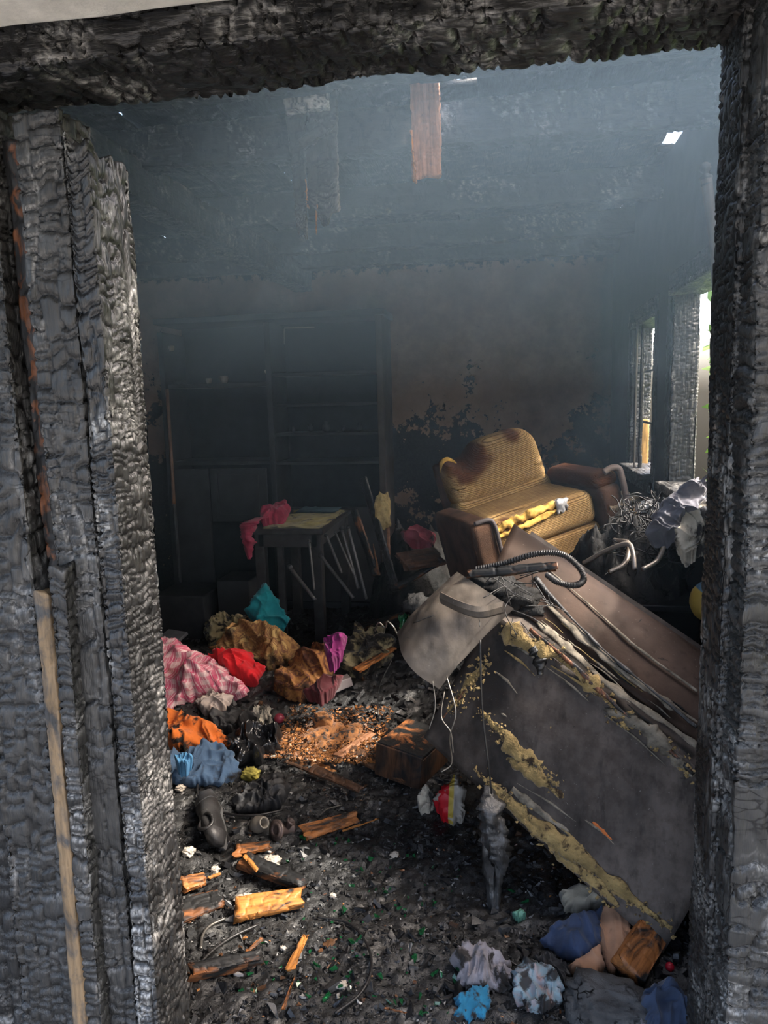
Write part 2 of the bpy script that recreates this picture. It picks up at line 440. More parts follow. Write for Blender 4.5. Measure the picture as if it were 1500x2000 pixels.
# windows: charred casings, far reveal boards, sashes with glazing bars
def window(name, w, far_mat, bars):
    y0, y1, z0, z1 = w
    wo = thing(name, None, None, (RX, (y0+y1)/2, z0), kind='structure')
    c = .075
    cas = [('casing', frame((RX-.003, y1+c/2, z0-c), (RX-.003, y1+c/2, z1+c), (1, 0, 0)), c, z1-z0+2*c, 1),
           ('casing', frame((RX-.003, y0-c/2, z0-c), (RX-.003, y0-c/2, z1+c), (1, 0, 0)), c, z1-z0+2*c, 2),
           ('casing', frame((RX-.003, y0-c, z1+c/2), (RX-.003, y1+c, z1+c/2), (1, 0, 0)), c, y1-y0+2*c, 3),
           ('window_sill', frame((RX-.02, y0-c, z0-c/2), (RX-.02, y1+c, z0-c/2), (1, 0, 0)), c*.9, y1-y0+2*c, 4)]
    for n, M, ww, L, s in cas:
        V, F, a = char_bar(ww, .014, L, .008, .02, .03, .004, s+int(y0*10))
        add(n, V, F, MAT['char_black'], wo, M, attrs=a)
    # reveal boards lining the opening
    for n, p0, p1, wd, m, s in (('reveal_board', (RX+TH/2, y1-.012, z0), (RX+TH/2, y1-.012, z1), TH+.01, far_mat, 5),
                                ('reveal_board', (RX+TH/2, y0+.012, z0), (RX+TH/2, y0+.012, z1), TH+.01, MAT['char_post'], 6)):
        V, F, a = char_bar(wd, .03, z1-z0, .005, .02, .017, .004, s+int(y0*7), ash=1.2)
        add(n, V, F, m, wo, frame(p0, p1, (0, -1, 0)), attrs=a)
    V, F, a = char_bar(TH+.05, .03, y1-y0, .006, .02, .02, .004, 8)
    add('reveal_board', V, F, far_mat, wo, frame((RX+TH/2, y0, z1-.012), (RX+TH/2, y1, z1-.012), (0, 0, -1)), attrs=a)
    V, F, a = char_bar(TH+.08, .035, y1-y0, .006, .02, .02, .004, 9)
    add('reveal_board', V, F, MAT['char_grey'], wo, frame((RX+TH/2-.02, y0, z0+.01), (RX+TH/2-.02, y1, z0+.01), (0, 0, 1)), attrs=a)
    for (a0, a1, r) in bars:
        V, F, at = char_bar(r, r*.4, math.dist(a0, a1), .005, .02, .02, .002, 12)
        add('glazing_bar', V, F, MAT['char_black'], wo, frame(a0, a1, (1, 0, 0)), attrs=at)
    return wo
xb = RX+.02
b1 = []
y0, y1, z0, z1 = W1; ym = 4.24
b1 += [((xb, y0+.02, z0), (xb, y0+.02, z1), .03), ((xb, y1-.03, z0), (xb, y1-.03, z1), .03), ((xb-.015, ym, z0), (xb-.015, ym, z1), .05)]
for zz in (z0+.275, z0+.545): b1 += [((xb, y0, zz), (xb, y1, zz), .018)]
w1 = window('window_1', W1, MAT['char_reveal'], b1)
V, F = tube([(xb-.045, ym-.01, z0-.02), (xb-.045, ym-.01, z1)], .006, 8)
add('latch_rod', V, F, m_plain('latch_iron', (.18, .16, .14), .45, .5, .6), w1)
V, F, a = char_bar(.05, .012, .28, .006, .02, .03, .001, 77)
add('splintered_strip', V, F, m_burnt('bare_window_wood', (.62, .36, .12), (.66, .78), .05, 9), w1, frame((RX+.075, y1-.045, z0), (RX+.075, y1-.045, z0+.28), (0, -1, 0)), attrs=a)
y0, y1, z0, z1 = W2
window('window_2', W2, MAT['char_reveal'], [((RX+TH-.01, y1-.05, z0), (RX+TH-.01, y1-.05, z0+.32), .02), ((RX+TH, y0+.03, z0), (RX+TH, y0+.03, z1), .03),
                                            ((RX+TH-.01, y1-.05, z1-.2), (RX+TH-.01, y1-.05, z1-.13), .022)])

# ceiling: joists across the room and boards above them, some burnt away, some left out to admit light
ceil = add('ceiling', *box(LX, -1.0, 1.5, 1.63, CZ, CZ+.03), MAT['char_black'], smooth=False, kind='structure')
JZ = 2.40
for i, (yy, hh) in enumerate([(2.20, .15), (P(1100, 262, Z=JZ)[1], .15), (P(1050, 400, Z=JZ)[1], .15), (4.55, .14), (5.1, .13)]):
    V, F, a = char_bar(hh, .10, RX+TH-LX, .012 if yy > 3.5 else .009, .045, .04, .008, 100+i, warp=.012, ash=1.1)
    add('joist', V, F, MAT['char_beam'], ceil, frame((LX, yy+.05, JZ+hh/2), (RX+TH, yy+.05, JZ+hh/2), (0, -1, 0)), attrs=a)
rnd = random.Random(5)
HOLE = P(845, 165, Z=CZ)
bw = .19; nb = int((RX+TH-LX)/bw)+1
gaps = {}   # board index -> list of open spans in Y
for i in range(nb):
    x0 = LX+i*bw; spans = [(1.62, BACK+.2)]
    def cut(a, b):
        global spans
        out = []
        for s0, s1 in spans:
            if b <= s0 or a >= s1: out.append((s0, s1)); continue
            if a > s0: out.append((s0, a))
            if b < s1: out.append((b, s1))
        spans = out
    xc = x0+bw/2
    if xc > -.28: cut(1.62, (2.42 if xc > -.1 else 2.2)+rnd.uniform(0, .05))  # unseen opening behind the lintel, added to light haze and rubble
    if xc > .6: cut(3.30, 3.62)
    if abs(xc-HOLE[0]) < bw/2: cut(HOLE[1]-.03, HOLE[1]+.06)
    for j, (s0, s1) in enumerate(spans):
        V, F, a = char_bar(bw+.012, .024, s1-s0, .02, .06, .06, .005, 200+i*3+j, jag0=.05 if j else 0, jag1=.06 if j < len(spans)-1 else 0, warp=.006)
        add('ceiling_board', V, F, MAT['char_beam'], ceil, frame((xc, s0, CZ+.012+.02*(i % 2)), (xc, s1, CZ+.012+.02*(i % 2)), (0, 0, -1)), attrs=a)
# purlin running away along the left
V, F, a = char_bar(.13, .16, 3.75, .01, .05, .04, .008, 31, warp=.012)
add('purlin', V, F, MAT['char_beam'], ceil, frame((-1.44, 1.6, 2.36), (-1.44, BACK-.05, 2.36), (0, 0, 1)), attrs=a)
# sun-blocking slab over the viewer and pale plastered fascia in front of the lintel
struct('shade_roof', *box(-5, 6, -1.7, 1.56, 2.72, 2.8), MAT['soot_grey'])  # unseen, added to keep direct sun off the front wall
fa = rbox(3.0, .09, .62, .012, 40, (-.6, 1.165, 2.43)); V = fa[0].copy()
V[:, 2] += (vn(V[:, 0]/.05, V[:, 1]*0, 3)-.5)*.008*(V[:, 2] < 2.2); V[:, 1] += (fbm(V[:, 0]*9, V[:, 2]*9, 4, 3)-.5)*.012
add('trim_1', V, fa[1], MAT['pale'], kind='structure')

# front wall: lintel, door posts, planks
front = thing('wall_front', None, None, (-.2, 1.4, 0), kind='structure')
def bar(name, p0, p1, w, d, mat, parent, seed, face=(0, -1, 0), **k):
    p0 = Vector(p0); p1 = Vector(p1)
    V, F, a = char_bar(w, d, (p1-p0).length, seed=seed, **k)
    return add(name, V, F, MAT[mat], parent, frame(p0, p1, face), attrs=a)
bar('lintel_beam', (-1.35, 1.395, 2.24), (.95, 1.395, 2.24), .28, .20, 'char_post', front, 41, res=.006, bu=.04, bv=.03, depth=.011, warp=.012, ash=1.7)
bar('door_post', (-.762, 1.375, -.08), (-.760, 1.375, 2.0), .052, .15, 'char_reveal', front, 42, res=.0032, bu=.026, bv=.02, depth=.006, jag1=.07, warp=.006, ash=1.25)
bar('wall_plank', (-.840, 1.36, -.08), (-.836, 1.36, 2.04), .098, .11, 'char_grey', front, 43, res=.0036, bu=.04, bv=.034, depth=.007, jag1=.02, warp=.007, ash=.8)
bar('wall_plank', (-1.005, 1.365, -.08), (-1.002, 1.365, 2.06), .135, .11, 'char_grey', front, 44, res=.0045, bu=.03, bv=.025, depth=.007, warp=.012, ash=.7)
bar('wall_plank', (-1.15, 1.39, -.08), (-1.15, 1.39, 2.06), .14, .11, 'char_post', front, 45, res=.007, depth=.008, warp=.012)
bar('inner_strip', (-.910, 1.37, .7), (-.912, 1.37, 2.0), .042, .05, 'wood_rust', front, 46, res=.005, bu=.02, bv=.04, depth=.004, ash=.2, warp=.008)
p0 = P(168, 2060, Y=1.285); p1 = P(86, 1138, Y=1.30)
bar('batten', p0, p1, .034, .03, 'wood_tan', front, 47, res=.004, bu=.03, bv=.12, depth=.002, jag1=.03, ash=0, warp=.006)
p0 = P(118, 1085, Y=1.295); p1 = P(110, 1055, Y=1.295)
bar('plank_lower', P(200, 2060, Y=1.30), P(120, 1090, Y=1.30), .04, .05, 'char_grey', front, 48, res=.0036, bu=.045, bv=.024, depth=.005, jag1=.03, ash=1.0)
bar('door_post', (.460, 1.375, -.08), (.452, 1.375, 2.2), .125, .17, 'char_grey', front, 51, res=.004, bu=.07, bv=.03, depth=.010, warp=.008, ash=1.0)
bar('jamb_board', (.398, 1.44, -.08), (.392, 1.44, 2.12), .03, .14, 'char_post', front, 52, res=.0036, bu=.02, bv=.018, depth=.005, warp=.006, ash=1.1)
bar('wall_plank', (.60, 1.40, -.08), (.59, 1.40, 2.2), .14, .12, 'char_post', front, 53, res=.008, depth=.008)
add('sheathing', *box(LX, -.84, 1.46, 1.5, -.1, 1.96), MAT['soot'], front, smooth=False)
add('sheathing', *box(.44, RX+.1, 1.47, 1.5, -.1, 2.5), MAT['soot'], front, smooth=False)
add('sheathing', *box(LX, RX+.1, 1.5, 1.56, 2.2, 2.5), MAT['soot'], front, smooth=False)

# haze under the room's ceiling: old smoke, with lens glare built in
hz = NB('smoke_glare_haze'); hz.t.nodes.remove(hz.b)
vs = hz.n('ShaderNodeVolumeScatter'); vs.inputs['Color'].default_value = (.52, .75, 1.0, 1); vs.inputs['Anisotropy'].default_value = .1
_sp = hz.n('ShaderNodeSeparateXYZ'); hz.l(hz.tc.outputs['Object'], _sp.inputs[0])   # haze thins out downwards from the ceiling
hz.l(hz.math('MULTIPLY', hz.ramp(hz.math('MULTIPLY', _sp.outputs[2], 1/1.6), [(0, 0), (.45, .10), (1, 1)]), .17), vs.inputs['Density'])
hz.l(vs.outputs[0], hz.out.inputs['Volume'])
HAZE = add('smoke_glare_haze', *box(LX+.02, RX-.03, 1.57, BACK-.05, .8, 2.39), hz.m, smooth=False, label='thin haze of smoke and lens glare under the burnt ceiling', cat='haze', kind='stuff')

# garden outside the right windows
MAT['leaf'] = m_plain('garden_leaf', (.22, .32, .07), .6, .3, var=.4, sc=3)
def hedge():
    r = np.random.RandomState(3); n = 9000
    c = np.stack([r.uniform(2.2, 3.4, n), r.uniform(-1, 9, n), r.uniform(-.1, 2.6, n)], 1)
    a = r.normal(size=(n, 3)); a /= np.linalg.norm(a, axis=1)[:, None]; b = np.cross(a, r.normal(size=(n, 3))); b /= np.linalg.norm(b, axis=1)[:, None]
    s = r.uniform(.05, .11, n)[:, None]
    V = np.stack([c-a*s, c+b*s*.45, c+a*s, c-b*s*.45], 1).reshape(-1, 3)
    return V, np.arange(4*n).reshape(-1, 4)
add('hedge_foliage', *hedge(), MAT['leaf'], smooth=False, label='sunlit green hedge foliage outside the side window', cat='hedge', kind='stuff')
struct('lawn', *box(RX+TH, 9, 1.3, 12, -.25, -.1), m_plain('lawn_grass', (.16, .24, .05), .9))

# ------------------------------------------------------------------ debris bed
def H(x, y):
    x = np.asarray(x, float); y = np.asarray(y, float)
    g = lambda cx, cy, rx, ry, h: h*np.exp(-(((x-cx)/rx)**2+((y-cy)/ry)**2))
    z = .012+.05*fbm(x*5, y*5, 61, 4)+g(-1.3, 3.55, .7, .35, .10)+g(-.35, 3.4, .45, .35, .05)
    z = z+g(.10, 4.0, .55, .5, .50)+g(-.55, 4.3, .35, .5, .22)
    return z

def hit(px, py, dz=0.):
    """point of the debris bed seen at a pixel"""
    d = FW+(px-750)/FPX*RT+(1000-py)/FPX*UP
    ts = np.linspace(1.2, 9, 800); p = EYE+ts[:, None]*d
    k = np.nonzero(p[:, 2] <= H(p[:, 0], p[:, 1])+dz)[0]
    return p[k[0]] if len(k) else p[-1]

k = NB('debris_mix'); kt = k.attr('tint', 'Color')
k.bump(k.noise(140, 4), .5, .004)
MAT['debris'] = k.fin(k.mix(.5, kt, k.mix(k.noise(60, 4), (0, 0, 0), kt), 'MIX'), k.ramp(k.noise(25, 3), [(.35, .25), (.65, .7)]), .5)
MAT['ash_bed'] = m_char('ash_bed', .016, rough=(.35, .75))
def bed():
    nx, ny = 420, 520
    X, Y = np.meshgrid(np.linspace(LX+.02, RX-.005, nx), np.linspace(1.40, BACK-.03, ny))
    Z = H(X, Y)+(fbm(X*40, Y*40, 66, 3)-.5)*.022+(fbm(X*110, Y*110, 69, 2)-.5)*.010
    V = np.stack([X, Y, Z], -1).reshape(-1, 3)
    a = sstep(.62, .8, fbm(X*22, Y*22, 67, 4)).ravel()*.5
    return V, quads_grid(nx, ny), a
V, F, a = bed()
add('ash_debris', V, F, MAT['ash_bed'], attrs={'ash': a}, label='black ash and fine charred rubble covering the whole floor', cat='rubble', kind='stuff')

def shards(n, seed, region, smin, smax, palette, lift=.0, flat=.25):
    """loose chips lying on the debris bed: thin irregular five-sided slabs"""
    r = np.random.RandomState(seed)
    x0, x1, y0, y1 = region
    y = y0+(y1-y0)*r.uniform(0, 1, n)**1.35; x = r.uniform(x0, x1, n)
    s = smin*(smax/smin)**(r.uniform(0, 1, n)**1.8)
    z = H(x, y)+lift+s*.12
    K = 5
    ang = np.sort(r.uniform(0, 2*np.pi, (n, K)), 1); rad = r.uniform(.5, 1, (n, K))*s[:, None]
    el = r.uniform(.35, 1, (n, 1))
    pts = np.stack([np.cos(ang)*rad, np.sin(ang)*rad*el, r.normal(0, .1, (n, K))*s[:, None]], -1)
    th = s*r.uniform(.08, flat, n)
    top = pts.copy(); top[:, :, 2] += th[:, None]; bot = pts*.92; bot[:, :, 2] -= th[:, None]
    both = np.concatenate([top, bot], 1)
    ax, ay, az = r.normal(0, .45, n), r.normal(0, .45, n), r.uniform(0, 6.28, n)
    ca, sa = np.cos(az), np.sin(az)
    q = both.copy(); q[..., 0] = both[..., 0]*ca[:, None]-both[..., 1]*sa[:, None]; q[..., 1] = both[..., 0]*sa[:, None]+both[..., 1]*ca[:, None]
    b = q.copy(); q[..., 1] = b[..., 1]*np.cos(ax)[:, None]-b[..., 2]*np.sin(ax)[:, None]; q[..., 2] = b[..., 1]*np.sin(ax)[:, None]+b[..., 2]*np.cos(ax)[:, None]
    b = q.copy(); q[..., 0] = b[..., 0]*np.cos(ay)[:, None]+b[..., 2]*np.sin(ay)[:, None]; q[..., 2] = -b[..., 0]*np.sin(ay)[:, None]+b[..., 2]*np.cos(ay)[:, None]
    q += np.stack([x, y, z], 1)[:, None, :]
    V = q.reshape(-1, 3)
    base = (np.arange(n)*2*K)[:, None]
    fan = [[0, 1, 2], [0, 2, 3], [0, 3, 4]]
    fs = [base+np.array(f) for f in fan]+[base+K+np.array(f[::-1]) for f in fan]
    for i in range(K):
        j = (i+1) % K
        fs += [base+np.array([i, i+K, j+K]), base+np.array([i, j+K, j])]
    F = np.vstack(fs)
    pr = np.array([p[0] for p in palette]); cs = np.array([p[1] for p in palette])
    pick = r.choice(len(palette), n, p=pr/pr.sum()); col = cs[pick]*r.uniform(.55, 1.5, (n, 1))
    return V, F, np.repeat(np.clip(col, 0, 1), 2*K, 0)
PAL = [(60, (.012, .012, .013)), (22, (.035, .035, .036)), (10, (.10, .10, .10)), (3.2, (.34, .33, .31)), (2.0, (.16, .07, .03)), (.8, (.36, .16, .05))]
V, F, c = shards(30000, 8, (-1.6, .66, 1.42, 3.1), .003, .013, PAL)
add('charcoal_chips', V, F, MAT['debris'], smooth=False, colors=c, label='small charcoal flakes and burnt chips strewn over the floor', cat='charcoal', kind='stuff')
V, F, c = shards(2600, 9, (-1.6, .66, 1.42, 3.4), .010, .034, [(60, (.014, .014, .015)), (22, (.05, .05, .05)), (8, (.11, .11, .11)), (1.0, (.3, .29, .28)), (3, (.12, .06, .03))], flat=.3)
add('charcoal_lumps', V, F, MAT['debris'], smooth=False, colors=c, label='larger broken charcoal flakes and flat scraps in the rubble', cat='charcoal', kind='stuff')
V, F, c = shards(3500, 10, (-2.4, .66, 3.0, 5.2), .008, .05, [(70, (.012, .012, .013)), (20, (.035, .034, .034)), (3, (.12, .11, .1)), (2, (.12, .055, .03))])
add('rubble_chips', V, F, MAT['debris'], smooth=False, colors=c, label='dark rubble lying at the back of the burnt room', cat='rubble', kind='stuff')
gl = NB('green_bottle_glass'); gl.fin((.03, .22, .08), .08, .5); gl.b.inputs['Transmission Weight'].default_value = .75; MAT['green_glass'] = gl.m
def green():
    Vs = []; Fs = []; n = 0; r = np.random.RandomState(4)
    for (px, py, num, sp) in [(640, 1930, 26, 70), (780, 1740, 34, 90), (680, 1880, 24, 80), (560, 1640, 16, 50), (500, 1560, 8, 30), (820, 1970, 30, 60), (460, 1960, 14, 60), (700, 1680, 16, 60), (930, 1900, 10, 40)]:
        for _ in range(num):
            p = hit(px+r.normal(0, sp), py+r.normal(0, sp*.6)); 
            if p[1] < 1.56 or p[0] < -.7: continue
            v, f, _c = shards(1, r.randint(1e6), (p[0], p[0]+.001, p[1], p[1]+.001), .006, .02, PAL, lift=.008)
            Vs.append(v); Fs.append(f+n); n += len(v)
    return np.vstack(Vs), np.vstack(Fs)
add('green_glass_shards', *green(), MAT['green_glass'], smooth=False, label='green bottle glass splinters scattered through the ash', cat='glass shards', kind='stuff')

# ------------------------------------------------------------------ cloth maker
def cloth(name, label, cat, poly, mat, slope=.3, z0=None, bulge=.03, fold=.02, fs=9., seed=0, group=None, ang=None, rings=34, nang=110, rag=.05, dirn=.0, Y0=None):
    """crumpled cloth lying on a slope of the heap; poly is its outline seen in the frame"""
    poly = np.array(poly, float); c = poly.mean(0)
    seg = np.vstack([poly, poly[:1]]); d = np.r_[0, np.cumsum(np.linalg.norm(np.diff(seg, axis=0), axis=1))]
    t = np.linspace(0, d[-1], nang, endpoint=False)
    out = np.stack([np.interp(t, d, seg[:, 0]), np.interp(t, d, seg[:, 1])], 1)
    rg = 1+(rag+.05)*((vn(np.arange(nang)*.7, np.zeros(nang), seed+70)-.5)*2+(vn(np.arange(nang)*.22, np.zeros(nang), seed+71)-.5)*3)
    lowest = poly[poly[:, 1].argmax()]
    b = hit(*lowest) if Y0 is None else P(*lowest, Y=Y0)
    zb = b[2]+.004 if z0 is None else z0
    # tilted plane z = zb + slope*(Y-Yb)
    if z0 is not None and Y0 is None: b = P(*lowest, Z=z0)
    Yb = b[1]
    rr = np.linspace(0.02, 1, rings)**.8
    rgw = 1+(rg-1)[None, :]*(rr**6)[:, None]
    px = c[0]+(out[:, 0]-c[0])[None, :]*rr[:, None]*rgw; py = c[1]+(out[:, 1]-c[1])[None, :]*rr[:, None]*rgw
    D = FW[None, None]+((px-750)/FPX)[..., None]*RT+((1000-py)/FPX)[..., None]*UP
    tt = (zb-slope*Yb-EYE[2])/(D[..., 2]-slope*D[..., 1])
    W_ = EYE+tt[..., None]*D
    n = np.array([0, -slope, 1.0]); n /= np.linalg.norm(n)
    ca, sa = np.cos(dirn), np.sin(dirn)
    X = W_[..., 0]*ca+W_[..., 2]*sa*1.5+W_[..., 1]*sa; Y = -W_[..., 0]*sa+W_[..., 1]*ca*.7+W_[..., 2]*ca
    wx = X*fs+1.4*fbm(X*fs*.5, Y*fs*.5, seed, 3); wy = Y*fs*.55+1.4*fbm(X*fs*.5+9, Y*fs*.5, seed+1, 3)
    rid = 1-np.abs(2*vn(wx, wy, seed+2)-1); rid2 = 1-np.abs(2*vn(wx*2.3, wy*2.1, seed+3)-1)
    lump = fbm(X*fs*.4, Y*fs*.4, seed+4, 2)
    cr1, cr2, _c = voro(X*fs*.9+1.2*fbm(X*fs, Y*fs, seed+12, 2), Y*fs*.8, seed+13); fold = fold*1.1
    rid3 = 1-np.abs(2*vn(wx*.9+3*rid, wy*1.9+7, seed+6)-1)
    pro = np.sqrt(np.clip(1-rr**3.5, 0, 1))[:, None]; big = fbm(X*fs*.55+3, Y*fs*.55, seed+8, 2)
    off = bulge*pro*(.05+1.5*sstep(.25, .75, big))+fold*(1.1*rid**2.2+.5*rid2**2+.7*rid3**3+1.0*(lump-.5)+.75*(cr1-.4))*(.45+.55*np.minimum(1, pro*1.6))
    V = W_+off[..., None]*n
    sk = V[-1].copy(); sk[:, 2] = np.minimum(sk[:, 2]-.012, np.maximum(sk[:, 2]-.05, H(sk[:, 0], sk[:, 1])-.01)); cc = sk[:, :2].mean(0); sk[:, :2] = cc+(sk[:, :2]-cc)*.78
    V = np.vstack([V.reshape(-1, 3), sk])
    F = quads_grid(nang, rings+1, True).tolist()+[list(range(nang))[::-1]]
    return add(name, V, F, mat, label=label, cat=cat, group=group)

# ------------------------------------------------------------------ armchair
def m_weave():
    k = NB('woven_upholstery'); p = k.tc.outputs['Object']
    sep = k.n('ShaderNodeSeparateXYZ'); k.l(p, sep.inputs[0])
    cx = k.n('ShaderNodeCombineXYZ'); k.l(k.math('ADD', sep.outputs[0], k.math('MULTIPLY', sep.outputs[1], .8)), cx.inputs[0])
    k.l(k.math('ADD', sep.outputs[2], k.math('MULTIPLY', sep.outputs[1], -.6)), cx.inputs[1])
    b = k.n('ShaderNodeTexBrick'); k.l(cx.outputs[0], b.inputs['Vector'])
    b.inputs['Scale'].default_value = 1.0; b.inputs['Brick Width'].default_value = .026; b.inputs['Row Height'].default_value = .0085
    b.inputs['Mortar Size'].default_value = .0016; b.inputs['Mortar Smooth'].default_value = 1.0; b.offset = .5
    b.inputs['Color1'].default_value = (.46, .30, .12, 1); b.inputs['Color2'].default_value = (.36, .22, .085, 1); b.inputs['Mortar'].default_value = (.17, .10, .04, 1)
    n = k.noise(5, 4); c = k.mix(k.ramp(n, [(.4, 0), (.7, .55)]), b.outputs['Color'], (.20, .11, .045))
    c = k.mix(k.attr('scorch'), c, (.018, .012, .009))
    c = k.mix(k.attr('singe'), c, (.10, .035, .012))
    k.bump(k.math('SUBTRACT', 1., b.outputs['Fac']), .9, .006)
    return k.fin(c, .85, .2)
MAT['weave'] = m_weave()
MAT['arm_dark'] = m_plain('scorched_brown_upholstery', (.075, .04, .024), .85, .2, var=.5, sc=7, bump=.5, bsc=220)
MAT['chair_foam'] = m_plain('yellow_foam', (.52, .31, .075), .95, .1, var=.6, sc=26, bump=.8, bsc=60)
MAT['tape'] = m_plain('silver_grey_film', (.42, .42, .43), .3, .5, .3, bump=.6, bsc=60)
CM = T(P(1055, 1120, Y=3.68)) @ Matrix.Rotation(math.radians(25), 4, 'Z') @ Matrix.Rotation(math.radians(-14.5), 4, 'Y') @ Matrix.Scale(.9, 4)
ch = thing('armchair', 'mustard woven armchair with burnt corner and torn seat, tipped in rubble', 'armchair', M=CM)
def cpart(n, VF, mat, attrs=None, smooth=True, parent=ch): return add(n, VF[0], VF[1], mat, parent, CM, attrs=attrs, smooth=smooth)
def scorch(V, spots, sing=1.45):
    a = np.zeros(len(V)); b = np.zeros(len(V))
    for (x, y, z, r) in spots:
        d = np.sqrt(((V[:, 0]-x)**2+((V[:, 1]-y)*.4)**2+(V[:, 2]-z)**2))/r+(fbm(V[:, 0]*14, V[:, 2]*14, 5, 3)-.5)*.7
        a = np.maximum(a, 1-sstep(.75, 1.05, d)); b = np.maximum(b, (1-sstep(.9, sing, d))*.9)
    return {'scorch': a, 'singe': b}
# backrest, two pads, leaning back; upper left corner eaten away
def lean(V, y0=.27, z0=.34, a=.22):
    V = V.copy(); dz = V[:, 2]-z0; V[:, 1] += y0+dz*math.tan(a); return V
V, F = rbox(.60, .17, .34, .07, 34, (0, 0, .60))
V[:, 2] -= .05*np.clip((np.abs(V[:, 0])-.16)/.14, 0, 1)**2*(V[:, 2] > .55)        # rounded shoulders
bite = np.exp(-(((V[:, 0]+.17)/.075)**2+((V[:, 2]-.75)/.10)**2)); V[:, 2] -= bite*.09; V[:, 1] += bite*.05
V[:, 1] -= .015*np.cos(V[:, 0]*5)*(V[:, 1] < 0)
V = lean(V); cpart('backrest', (V, F), MAT['weave'], scorch(V, [(-.16, .33, .70, .11), (-.20, .3, .60, .05), (.15, .36, .735, .045)]))
V, F = rbox(.60, .17, .17, .05, 30, (0, -.01, .40)); V = lean(V); cpart('lower_back_pad', (V, F), MAT['weave'], scorch(V, [(-.02, .26, .42, .02)]))
V, F = tube([(-.293, .335, .65), (-.278, .33, .70), (-.25, .325, .715), (-.215, .33, .69), (-.19, .335, .655)], [.010, .018, .015, .012, .005], 8); cpart('exposed_foam', (V, F), MAT['chair_foam'])
V, F = rbox(.60, .52, .19, .06, 30, (0, .02, .335))
tear = np.exp(-(((V[:, 0]+.16)/.15)**2+((V[:, 2]-.41)/.03)**2))*(V[:, 1] < -.1); V[:, 2] -= tear*.03
cpart('seat_cushion', (V, F), MAT['weave'], scorch(V, [(-.2, -.24, .40, .04)]))
V, F = rbox(.60, .50, .25, .03, 30, (0, .02, .125)); cpart('seat_base', (V, F), MAT['weave'], scorch(V, [(-.25, -.22, .05, .07)]))
def slab(pts, w, seed, n=40, m=10):
    p = spline(pts, 14); t = np.linspace(0, 1, len(p)); out = []
    for i, q in enumerate(p):
        for j in range(m):
            a = 2*np.pi*j/m; r = w*(.35+1.2*vn(i*.45, j*.6, seed))*(math.sin(math.pi*min(1, max(.06, t[i]*.9+.05)))**.35)
            out.append(q+np.array([0, math.cos(a)*r*.6, math.sin(a)*r]))
    return np.array(out), quads_grid(m, len(p), True).tolist()+[list(range(m))[::-1], list(range((len(p)-1)*m, len(p)*m))]
cpart('torn_seat_foam', slab([(-.30, -.243, .385), (-.2, -.243, .405), (-.05, -.243, .415), (.09, -.24, .42)], .024, 3), MAT['chair_foam'])
cpart('torn_seat_foam', slab([(-.30, -.25, .355), (-.18, -.252, .365), (-.02, -.25, .38), (.08, -.245, .39)], .016, 5), MAT['chair_foam'])
V, F = rbox(.07, .02, .07, .008, 6, (.095, -.245, .405)); V += ((np.stack([vn(V[:, 2]*60, V[:, 0]*60, 4), vn(V[:, 0]*50, V[:, 2]*50, 6), vn(V[:, 0]*70, V[:, 2]*40, 8)], 1)-.5)*.03); cpart('melted_film', (V, F), MAT['tape'])
for s, nm in ((-1, 'armrest'), (1, 'armrest')):
    V, F = rbox(.13, .58, .47 if s < 0 else .42, .035, 14, (s*.365, .0, .235 if s < 0 else .22)); V[:, 2] -= .03*np.clip(V[:, 1]+.1, 0, .3)
    cpart(nm, (V, F), MAT['arm_dark'])
    if s > 0:
        V, F = rbox(.15, .54, .09, .044, 16, (.365, .0, .455)); cpart('arm_pad', (V, F), MAT['weave'], scorch(V, [(.33, .1, .49, .2)]))
V, F = tube([(.43, -.305, .02), (.43, -.308, .25), (.43, -.305, .46), (.425, -.295, .505), (.39, -.285, .515), (.35, -.28, .505)], .017, 10); cpart('front_rail', (V, F), m_plain('bare_rail', (.17, .13, .11), .55, .4))
V, F = tube([(-.305, -.295, .0), (-.303, -.295, .33), (-.305, -.29, .44), (-.33, -.285, .47), (-.40, -.28, .472)], .012, 8); cpart('arm_piping', (V, F), m_plain('sooty_piping', (.06, .05, .05), .7))
V, F = rbox(.62, .05, .62, .02, 8, (0, .43, .38)); cpart('back_shell', (V, F), MAT['arm_dark'])

# ------------------------------------------------------------------ overturned refrigerator
def m_panel(name, c0, c1, rough=(.4, .7), brown=(.10, .06, .04), spec=.45):
    k = NB(name); n1 = k.noise(3.5, 6, .6, k.mp((1, 1, .5))); n2 = k.noise(30, 5, .65); n3 = k.noise(130, 3)
    c = k.ramp(n1, [(.36, c0), (.5, tuple((a+b)/2 for a, b in zip(c0, c1))), (.63, c1)])
    c = k.mix(k.ramp(n2, [(.45, 0), (.75, .5)]), c, brown)
    c = k.mix(k.ramp(n3, [(.70, 0), (.76, .55)]), c, (.30, .29, .27))
    c = k.mix(k.ramp(k.noise(17, 6, .7, None, .8), [(.66, 0), (.70, 1)]), c, (.008, .008, .008))
    c = k.mix(k.ramp(k.noise(1, 5, .6, k.mp((22, 22, 4))), [(.55, 0), (.72, .75)]), c, tuple(x*.6 for x in c0))
    k.bump(n2, .25, .004)
    return k.fin(c, k.ramp(n2, [(.3, rough[0]), (.7, rough[1])]), spec, .15)
MAT['panel_dark'] = m_panel('sooty_dark_panel', (.014, .012, .011), (.125, .103, .088), (.6, .85), (.03, .022, .018), .25)
MAT['panel_brown'] = m_panel('heat_browned_steel', (.026, .016, .011), (.072, .045, .032), (.5, .7), (.05, .034, .026), .18)
MAT['panel_skin'] = m_panel('browned_inner_skin', (.045, .035, .028), (.15, .125, .10), (.45, .7), (.06, .05, .04))
